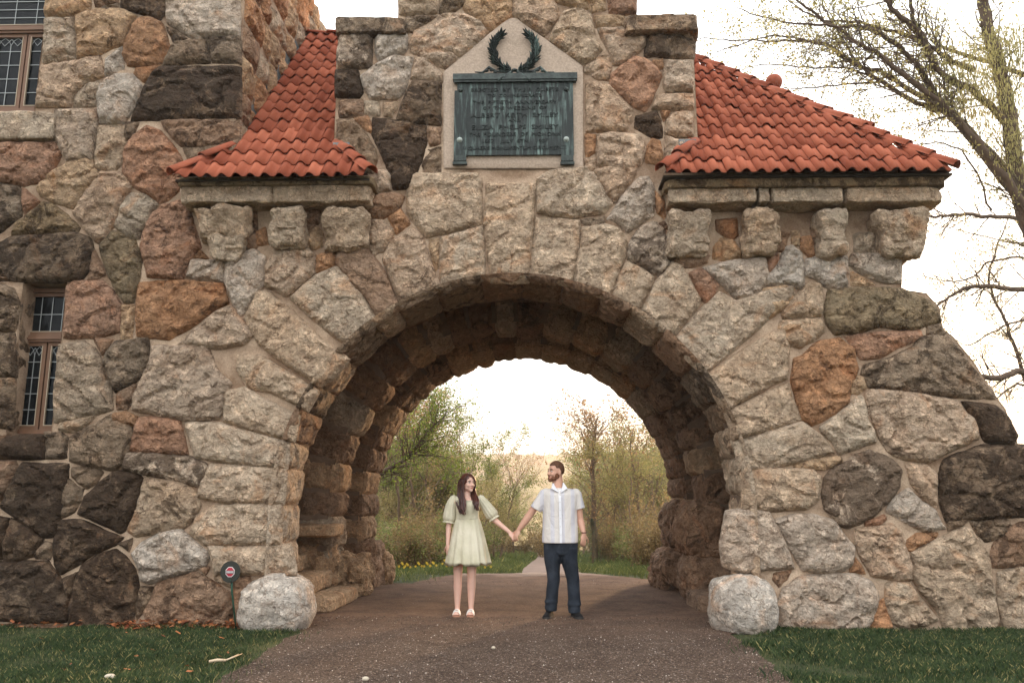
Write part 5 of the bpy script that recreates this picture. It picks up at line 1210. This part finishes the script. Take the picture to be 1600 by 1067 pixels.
c = m_(861, 957); shoe(c.x-.02, YM+.03, -.30, man, SHO, SOLE); c = m_(897, 957); shoe(c.x+.02, YM+.03, .30, man, SHO, SOLE)
b = MB(); q = wr_r+Vector((0, 0, .015)); b.loft([[q+Vector((.031*math.cos(t), .028*math.sin(t), z)) for t in [2*PI*i/18 for i in range(18)]] for z in (-.006, .006)]); b.build('watch_strap', simple('brown_strap', sc((90, 52, 40)), .6), man)
# ------------------------------------------------------------ woman
wom = empty('person', (w_(725, 962).x, YW, 0), 'woman in a short sage green dress with puffed sleeves and long dark hair, looking right', 'woman')
mb = MB(); hw = w_(731, 753.5); fw = (.62, -.78)
W2, HM2 = head(mb, hw, fw, .93, True)
mb.capsule(W2(-.02, 0, -.07), w_(729, 779), .043, .048)
mb.capsule(w_(713, 783), w_(745, 782), .048, .048); mb.capsule(w_(730, 786), w_(730, 845), .085, .10)
for hx, kx, ky, ax_, ay in ((721, 715.5, 893, 714.5, 950), (738, 737, 893, 736, 950)):
    mb.capsule(w_(hx, 850), w_(kx, ky-6), .078, .058); mb.capsule(w_(kx, ky-6), w_(kx, ky+6), .058, .052); mb.capsule(w_(kx, ky+6), w_(kx+(ax_-kx)*.4, ky+24, .02), .050, .052); mb.capsule(w_(kx+(ax_-kx)*.4, ky+24, .02), w_(ax_, ay, .03), .050, .031)
    # bare foot
    an = w_(ax_, ay, .03); mb.capsule(an, Vector((an.x, an.y, .055)), .031, .034); mb.capsule(Vector((an.x, an.y, .05)), Vector((an.x-.003, an.y-.12, .040)), .034, .026)
    for t in range(5): mb.capsule(Vector((an.x-.028+.014*t, an.y-.12, .036)), Vector((an.x-.03+.0145*t, an.y-.165+.006*abs(t-1.5), .034)), .010, .009, 8)
sl, el, wl_ = w_(705, 784), w_(701, 823, .0), w_(699.5, 850, -.04)
mb.capsule(sl, el, .040, .034); mb.capsule(el, wl_, .035, .023); hand(mb, wl_, Vector((.10, -.05, -1)), (-.5, -.85, 0), 1, .25, .9)
sr, er, wr2 = w_(753, 783), w_(772.5, 812, .0), un(796, 831, 10.22)
mb.capsule(sr, er, .040, .036); mb.capsule(er, wr2, .037, .023); hand(mb, wr2, un(803, 840, 10.20)-wr2, (.3, -.8, .5), -1, .6, .9)
remesh(mb, 'body', SKW, wom, .0075, 3)
BRW = simple('brown_brow', sc((74, 46, 38)), .8)
features(W2, HM2, 1, wom, BRW, .019, simple('rose_lips', sc((190, 92, 96)), .45))
# long hair
s = NT('dark_brown_hair'); gi = s.n('NewGeometry'); c = s.mix(gi.outputs['Random Per Island'], sc((44, 24, 20)), sc((92, 50, 38))); HAIRW = s.fin(c, .42, None, .5)
b = MB(); up = Vector((0, 0, 1))
b.ball(W2(-.022, 0, .022), tuple(x*.93 for x in (.103, .086, .103)), 20, 14, HM2)
R_ = random.Random(12)
def strand(b, side, a0, k):
    # start at the parting, fall over the skull, then hang
    st = W2(.055-.11*a0, side*.012, .112-.055*max(0, a0-.5)-.02*max(0, .25-a0)); mid = W2(.052-.135*a0, side*(.083+.006*R_.random()), .03-.01*a0)
    low = W2(.040-.13*a0+R_.gauss(0, .006), side*(.088+.012*R_.random()), -.10)
    if side < 0:   # falls in front of the image-left shoulder
        e1 = w_(715+11*(1-a0)+R_.gauss(0, 1.6), 785, -.150+.09*a0); e2 = w_(718+7*(1-a0)+R_.gauss(0, 2), 799+R_.uniform(-5, 6), -.176+.02*a0)
    else:
        e1 = w_(741+5*(1-a0)+R_.gauss(0, 1.5), 782, -.150+.07*a0); e2 = w_(745+R_.gauss(0, 2), 794+R_.uniform(-5, 4), -.172+.02*a0)
    c = [st, mid, low, e1, e2]; P = []
    for i in range(4):
        p0 = c[max(0, i-1)]; p1 = c[i]; p2 = c[i+1]; p3 = c[min(4, i+2)]
        for q in range(5):
            t = q/5; P.append(.5*((2*p1)+(p2-p0)*t+(2*p0-5*p1+4*p2-p3)*t*t+(3*p1-p0-3*p2+p3)*t**3)+Vector((R_.gauss(0, .0012), 0, 0)))
    P.append(c[4]); n = len(P); b.tube(P, [.0085*min(1, .5+i/5)*(1-.75*max(0, i/n-.72)/.28) for i in range(n)], 6)
for sd2 in (-1, 1):
    for k in range(58): strand(b, sd2, R_.random()**(1.0), k)
b.build('hair', HAIRW, wom, True)
# dress
DR = cloth('sage_cotton', lambda s: s.mix(s.rng(s.noise(4, 4), .35, .65), sc((190, 182, 154)), sc((212, 203, 180))), 18, .014)
def skirt(b):
    rs = []; rg_ = random.Random(2); ph = [rg_.uniform(0, 6.28) for _ in range(6)]
    for k in range(15):
        t = k/14; py = 808+t*74; cx = 730.3+.2*t; rx = (17.2+15.2*t**.75); c = w_(cx, py)
        amp = .022+.085*t**1.1
        def fn(a, t=t, amp=amp): return 1+amp*(.6*math.sin(11*a+ph[0]+t*.5)+.4*math.sin(17*a+ph[1])+.4*math.sin(7*a+ph[2]))
        r = ringel(c.x, YW, c.z, rx*.00793, .105+.105*t, 96, fn, 2.1)
        if k == 14: r = [p+Vector((0, 0, .014*math.sin(6*i/96*2*PI)+.008*math.sin(13*i/96*2*PI))) for i, p in enumerate(r)]
        rs.append(r)
    inner = [[Vector((p.x*.985+.015*c.x, YW+(p.y-YW)*.985, p.z+.004)) for p in r] for r in rs[::-1]]
    b.loft(rs+inner, False)
b = MB(); skirt(b); b.build('skirt', DR, wom, True)
b = MB(); rs = []
for py, cx, rx, ry in ((810, 730.3, 17.8, .108), (806, 730.3, 17.4, .106), (800, 730.3, 17.6, .115), (793, 730.5, 18.4, .128), (787, 730.5, 19.2, .122), (781.5, 730.5, 20.5, .098)):
    c = w_(cx, py); rs.append(ringel(c.x, YW, c.z, rx*.00793, ry, 48, lambda t: 1+.012*math.sin(14*t)))
top = rs[-1]; cc = w_(730.5, 782)
# scooped neckline: front dips, shoulders rise
nk = []
for i, p in enumerate(top):
    t = 2*PI*i/48; dx = abs(math.cos(t)); fr = math.sin(t) < 0
    z = (w_(0, 786).z if fr and dx < .45 else w_(0, 786-11*min(1, (dx-.45)/.35)).z if fr else w_(0, 775).z)
    nk.append(Vector((cc.x+(p.x-cc.x)*.93, p.y*1.0+(YW-p.y)*(.12 if fr else .3), z)))
rs.append(nk); rs.append([Vector((cc.x+(p.x-cc.x)*.93, YW+(p.y-YW)*.9, p.z-.01)) for p in nk])
b.loft(rs, False); b.build('bodice', DR, wom, True)
b = MB(); rs = []
for py, rx, ry in ((810.5, 18.0, .112), (808.5, 18.1, .113), (806.5, 18.0, .112)): c = w_(730.3, py); rs.append(ringel(c.x, YW, c.z, rx*.00793, ry, 48))
b.loft(rs, False); b.build('waistband', DR, wom, True)
def puff(pts, nm='sleeve'):
    pts = [(p, r_*.86) for p, r_ in pts]
    b = MB(); rs = []; N = len(pts)
    P = [Vector(p) for p, r in pts]
    for i, (p, r_) in enumerate(pts):
        d = (P[min(i+1, N-1)]-P[max(i-1, 0)]).normalized(); u = d.cross(Vector((0, 1, 0))).normalized(); v_ = d.cross(u)
        rs.append([P[i]+(u*math.cos(2*PI*k/48)+v_*math.sin(2*PI*k/48)*.92)*r_*(1+(.05+.03*i/N)*math.sin(12*2*PI*k/48+i*.25)) for k in range(48)])
    b.loft(rs, True); b.build(nm, DR, wom, True)
puff([(w_(712, 775), .03), (w_(709, 778), .052), (w_(706.5, 784), .066), (w_(704, 792), .074), (w_(702.8, 801), .083), (w_(702.2, 808), .090), (w_(702, 811.5), .087), (w_(701.8, 813), .074), (w_(701.6, 813.8), .070), (w_(701.4, 815), .080), (w_(701.2, 816.5), .088)])
puff([(w_(748, 775), .03), (w_(750.5, 777.5), .050), (w_(754, 783), .064), (w_(759, 790), .074), (w_(764.5, 798), .084), (w_(768.5, 804), .088), (w_(770, 806.5), .080), (w_(770.6, 807.6), .066), (w_(771, 808.3), .062), (w_(771.8, 809.5), .074), (w_(772.6, 810.8), .084)])
SAN = simple('white_leather', sc((226, 220, 212)), .5); CORK = simple('tan_footbed', sc((176, 128, 104)), .8)
for ax_ in (714.5, 736):
    an = w_(ax_, 950, .03); x, y = an.x, an.y
    ol = [(-.042, 0, .026), (-.03, 0, .036), (.03, 0, .036), (.10, 0, .044), (.15, 0, .044), (.178, 0, .03), (.188, 0, .01)]
    L_ = [Vector((x+w0, y-a, 0)) for a, _, w0 in ol]+[Vector((x-w0, y-a, 0)) for a, _, w0 in ol[::-1]]
    b = MB(); b.loft([[p+Vector((0, 0, z)) for p in L_] for z in (.003, .024)]); b.build('sandal_sole', CORK, wom)
    for a, hh in ((.065, .078), (.115, .064)):
        b = MB(); rs = []
        for da in (-.019, .019):
            rs.append([Vector((x+.046*math.cos(t), y-a-da, .018+(hh-.012)*max(0, math.sin(t))**.8)) for t in [PI*i/14 for i in range(15)]]+[Vector((x+.040*math.cos(t), y-a-da, .016+(hh-.018)*max(0, math.sin(t))**.8)) for t in [PI*i/14 for i in range(14, -1, -1)]])
        b.loft(rs); b.build('sandal_strap', SAN, wom)
# ============================================================ THE BIG TREE ON THE RIGHT and other trees
def limb_tree(name, label, base, limbs, Y, dY, leafm, nleaf, lsize, seed, bark, twigs=26, jit=.1, group=None):
    """main limbs given where they stand; everything finer grows from them at random"""
    rng = random.Random(seed); t = empty(name, base, label, 'tree', group); mb = MB(); tips = []
    for li, (pts, r0, r1) in enumerate(limbs):
        P = [un(px, py, Y+dy*dY) for px, py, dy in pts]
        Q = []
        for i in range(len(P)-1):
            p0 = P[max(0, i-1)]; p1 = P[i]; p2 = P[i+1]; p3 = P[min(len(P)-1, i+2)]
            for q in range(5):
                s_ = q/5; Q.append(.5*((2*p1)+(p2-p0)*s_+(2*p0-5*p1+4*p2-p3)*s_*s_+(3*p1-p0-3*p2+p3)*s_**3)+Vector((rng.gauss(0, .012), rng.gauss(0, .02), rng.gauss(0, .012))))
        Q.append(P[-1]); n = len(Q); rad = [r0+(r1-r0)*i/(n-1) for i in range(n)]; mb.tube(Q, rad, 9, True)
        Lg = sum((Q[i+1]-Q[i]).length for i in range(n-1))
        for k in range(int(twigs*Lg/3)):
            i = rng.randint(max(0, int(n*.15)), n-2); d = (Q[i+1]-Q[i]).normalized(); a = rng.uniform(0, 2*PI)
            u = d.cross(Vector((math.cos(a), math.sin(a), .2))).normalized(); nd = d*rng.uniform(.4, 1)+u*rng.uniform(.5, 1)+Vector((0, 0, .15))
            rec(mb, tips, Q[i], nd, rng.uniform(.35, 1.1), min(.018, rad[i]*.4), 2, rng, .6, 3, .06, 4)
    mb.build('trunk', bark, t, True)
    V, F = leaves_np(tips, nleaf, lsize, seed, jit); np_mesh('crown', V, F, leafm, t); return t
OLV = leafmat('young_catkin_leaves', sc((150, 140, 82)), sc((196, 182, 122)), 1.6, .5)
L1 = [
 ([(1700, 900, .5), (1660, 620, .3), (1625, 420, .1), (1600, 330, 0), (1585, 240, 0), (1572, 150, 0), (1556, 90, 0), (1543, 40, 0), (1530, -40, 0)], .19, .10),
 ([(1620, 350, 0), (1560, 265, -.3), (1520, 215, -.4), (1480, 172, -.5), (1425, 128, -.7), (1380, 90, -.8), (1345, 70, -.9), (1300, 38, -1), (1250, 5, -1), (1215, -20, -1)], .085, .012),
 ([(1580, 270, 0), (1500, 190, -.2), (1470, 160, -.3), (1440, 110, -.6), (1395, 65, -.8), (1350, 42, -.9), (1310, 42, -1), (1270, 38, -1.1), (1220, 35, -1.2), (1150, 12, -1.3)], .068, .008),
 ([(1582, 300, 0), (1480, 180, 0), (1400, 128, .2), (1370, 110, .2), (1345, 105, .2), (1322, 70, .3), (1295, 28, .4), (1280, -10, .5)], .06, .012),
 ([(1470, 178, 0), (1420, 155, .1), (1350, 110, .2), (1310, 85, .3), (1290, 68, .3), (1240, 65, .4), (1200, 64, .5), (1130, 62, .6), (1090, 60, .7)], .05, .008),
 ([(1578, 200, 0), (1520, 140, -.4), (1470, 115, -.6), (1445, 70, -.8), (1425, 20, -1), (1420, -20, -1)], .07, .025),
 ([(1460, 110, -.6), (1440, 55, -.9), (1400, 20, -1.1), (1370, -15, -1.2)], .07, .03),
 ([(1520, 110, -.3), (1480, 90, -.4), (1450, 72, -.4), (1400, 50, -.3), (1330, 35, -.3), (1280, 30, -.2), (1230, 0, -.2)], .055, .01),
 ([(1345, 105, .2), (1300, 75, .2), (1240, 60, .1), (1200, 58, .1), (1140, 75, 0), (1100, 85, 0)], .03, .006),
 ([(1370, 122, .2), (1320, 108, .3), (1260, 105, .4), (1190, 102, .5), (1150, 110, .5)], .025, .005),
 ([(1380, 128, .2), (1320, 132, .3), (1250, 138, .3), (1215, 140, .3)], .022, .005),
 ([(1550, 330, .2), (1500, 235, .3), (1440, 225, .5), (1400, 240, .6), (1350, 205, .7)], .02, .004),
 ([(1600, 120, .3), (1530, 92, .3), (1470, 75, .3), (1455, 60, .3)], .05, .02),
]
limb_tree('tree', 'large leaning tree with catkins and long crossing limbs right of the roof', un(1700, 900, 15.6).xy.to_3d(), L1, 15, 1.2, OLV, 12500, .032, 8, BARKD, 24, .07)
# thick clumps of catkins round the trunk
L2 = [
 ([(1640, 345, .5), (1560, 340, .4), (1500, 335, .3), (1470, 338, .3), (1420, 340, .3)], .055, .02),
 ([(1660, 455, .5), (1580, 452, .4), (1520, 448, .4), (1490, 460, .3), (1460, 480, .2)], .07, .02),
 ([(1680, 590, .5), (1600, 580, .4), (1560, 590, .3), (1540, 590, .2), (1510, 590, .2)], .08, .05),
 ([(1680, 640, .8), (1600, 600, .7), (1560, 620, .7), (1548, 625, .7)], .03, .01),
 ([(1650, 400, .9), (1590, 402, .8), (1545, 410, .7), (1525, 430, .6), (1490, 440, .6), (1440, 430, .5)], .03, .008),
 ([(1640, 700, 1), (1590, 560, 1), (1570, 500, 1), (1545, 440, 1), (1560, 380, 1), (1580, 330, 1)], .05, .01),
 ([(1660, 360, .6), (1600, 380, .7), (1540, 370, .8), (1480, 355, .9), (1440, 345, .9)], .02, .004),
 ([(1670, 500, .3), (1600, 500, .5), (1550, 520, .6), (1510, 540, .7), (1480, 520, .8)], .03, .006),
]
limb_tree('tree', 'second tree reaching low bare limbs past the right end of the wall', un(1700, 900, 18).xy.to_3d(), L2, 18, 1.2, leafmat('pale_spring_leaves', sc((176, 152, 96)), sc((206, 186, 132)), 1.6, .5), 4200, .026, 18, BARKD, 26, .05)
# clump of hanging catkins on the big tree
R3 = np.random.RandomState(6); n = 8500; cl_ = [(1565, 105, 1.0, .42), (1520, 150, .9, .28), (1575, 190, .8, .40), (1545, 85, .9, .2), (1490, 125, .7, .2), (1595, 60, .6, .3), (1590, 240, .5, .35), (1500, 165, .6, .2)]
P = []
for _ in range(n):
    px, py, sx, sz = cl_[R3.randint(len(cl_))]; q = un(px, py, 14.6); P.append((q.x+R3.normal(0, sx*.6), 14.6+R3.normal(0, .5), q.z+R3.normal(0, sz)))
P = np.array(P); h = R3.uniform(.03, .09, n); wd = .007
V = np.stack([P+np.array([-wd, 0, 0]), P+np.array([wd, 0, 0]), P+np.stack([wd*.4*np.ones(n), R3.normal(0, .01, n), -h], 1), P+np.stack([-wd*.4*np.ones(n), R3.normal(0, .01, n), -h], 1)], 1)
bt = [o for o in C.objects if o.name.startswith('tree') and o.get('label', '').startswith('large leaning')][0]
np_mesh('catkins', V.reshape(-1, 3), np.arange(n)[:, None]*4+np.array([0, 1, 2, 3]), OLV, bt)
# dark-limbed tree close behind the left end of the passage
L3 = [
 ([(470, 860, .3), (530, 800, .2), (585, 748, 0), (625, 722, 0), (640, 708, 0), (660, 690, .1), (680, 665, .2), (700, 640, .3)], .09, .01),
 ([(600, 738, 0), (640, 715, .2), (670, 712, .3), (700, 715, .4), (740, 728, .5)], .02, .004),
 ([(640, 708, 0), (665, 680, .2), (680, 650, .3), (688, 625, .4)], .025, .004),
 ([(585, 700, .3), (610, 660, .3), (640, 630, .4), (660, 618, .5)], .025, .005),
 ([(585, 720, .2), (600, 690, .2), (612, 660, .2), (625, 650, .2)], .03, .005),
]
limb_tree('tree', 'dark-limbed tree with fresh green leaves leaning in from the left behind the arch', un(470, 860, 21).xy.to_3d(), L3, 21, 1.0, leafmat('fresh_green_leaves', sc((96, 116, 42)), sc((150, 162, 70)), 1.6, .5), 5200, .035, 28, BARKD, 42, .10)
# tall thin tree right of the man
L4 = [
 ([(930, 880, 0), (928, 800, 0), (926, 740, 0), (928, 700, 0), (930, 670, 0), (934, 650, 0)], .09, .02),
 ([(927, 750, 0), (915, 720, .3), (895, 705, .5)], .03, .008), ([(928, 720, 0), (915, 690, -.3), (905, 665, -.4), (895, 650, -.5)], .025, .005),
 ([(930, 690, 0), (945, 670, .3), (960, 655, .5), (975, 650, .5)], .025, .005), ([(928, 780, 0), (945, 760, .2), (965, 755, .4)], .02, .005),
 ([(932, 660, 0), (920, 645, .1), (905, 640, .2)], .015, .004), ([(1000, 890, .4), (998, 800, .4), (990, 740, .4), (985, 700, .4), (990, 668, .4)], .05, .01), ([(990, 740, .4), (1005, 700, .5), (1015, 680, .6)], .02, .005),
]
limb_tree('tree', 'tall slender tree with sunlit yellow leaves just right of the man', un(930, 880, 26).xy.to_3d(), L4, 26, 1.0, LEAF[2], 3800, .045, 38, BARK, 26, .12)
# young conifer behind the man
t = empty('conifer', (*un(926, 860, 24).xy, zt(24)), 'small dark conifer half hidden behind the man', 'tree'); mb = MB(); b0 = Vector(t.location); mb.tube([b0, b0+Vector((0, 0, 1.3))], [.03, .008], 6); mb.build('trunk', BARK, t)
R4 = np.random.RandomState(4); n = 3500; z = R4.uniform(.1, 1.25, n); a = R4.uniform(0, 2*PI, n); rr2 = (1.3-z)*.38*np.sqrt(R4.rand(n))
P = np.stack([b0.x+rr2*np.cos(a), b0.y+rr2*np.sin(a), b0.z+z-.12*rr2], 1); d = np.stack([np.cos(a), np.sin(a), -.2*np.ones(n)], 1)*.05; sdv = np.stack([-np.sin(a), np.cos(a), np.zeros(n)], 1)*.008
V = np.stack([P-sdv, P+sdv, P+d], 1); np_mesh('crown', V.reshape(-1, 3), np.arange(n)[:, None]*3+np.array([0, 1, 2]), leafmat('conifer_needles', sc((34, 52, 34)), sc((62, 82, 50)), 3, .15), t)
# daffodils along the verge
YEL = simple('daffodil_yellow', sc((236, 208, 84)), .6); GS = simple('daffodil_green', sc((90, 112, 56)), .7)
R5 = random.Random(8)
proto = None
for (px, py) in ((612, 892), (630, 896), (641, 886), (668, 893), (676, 891), (690, 890), (702, 893), (762, 884), (655, 897)):
    q = un(px, py, 17.3); q.z = zt(17.3)
    r = empty('daffodil', (q.x, 17.3+R5.uniform(-.6, .6), zt(17.3)), 'yellow daffodil clump blooming at the edge of the woods left of the woman', 'flower', 'daffodils at the edge of the woods')
    if proto is None:
        st = MB(); fl = MB()
        for k in range(7):
            a = R5.uniform(0, 6.28); x, y = .09*math.cos(a), .09*math.sin(a); h_ = R5.uniform(.14, .2); st.tube([(x*.4, y*.4, 0), (x, y, h_)], [.004, .003], 4)
            if k < 4:
                fl.tube([(x, y-.0, h_), (x, y-.035, h_-.005)], [.012, .016], 6)
                for j in range(6): t_ = j*PI/3; fl.add([(x, y, h_), (x+.02*math.cos(t_-.3), y-.006, h_+.02*math.sin(t_-.3)), (x+.03*math.cos(t_), y-.01, h_+.03*math.sin(t_)), (x+.02*math.cos(t_+.3), y-.006, h_+.02*math.sin(t_+.3))], [(0, 1, 2, 3)])
        proto = (mesh('stems', st.v, st.f), mesh('blooms', fl.v, fl.f)); proto[0].materials.append(GS); proto[1].materials.append(YEL)
    for nm, me in (('stems', proto[0]), ('blooms', proto[1])):
        o = bpy.data.objects.new(nm, me); C.objects.link(o); o.parent = r
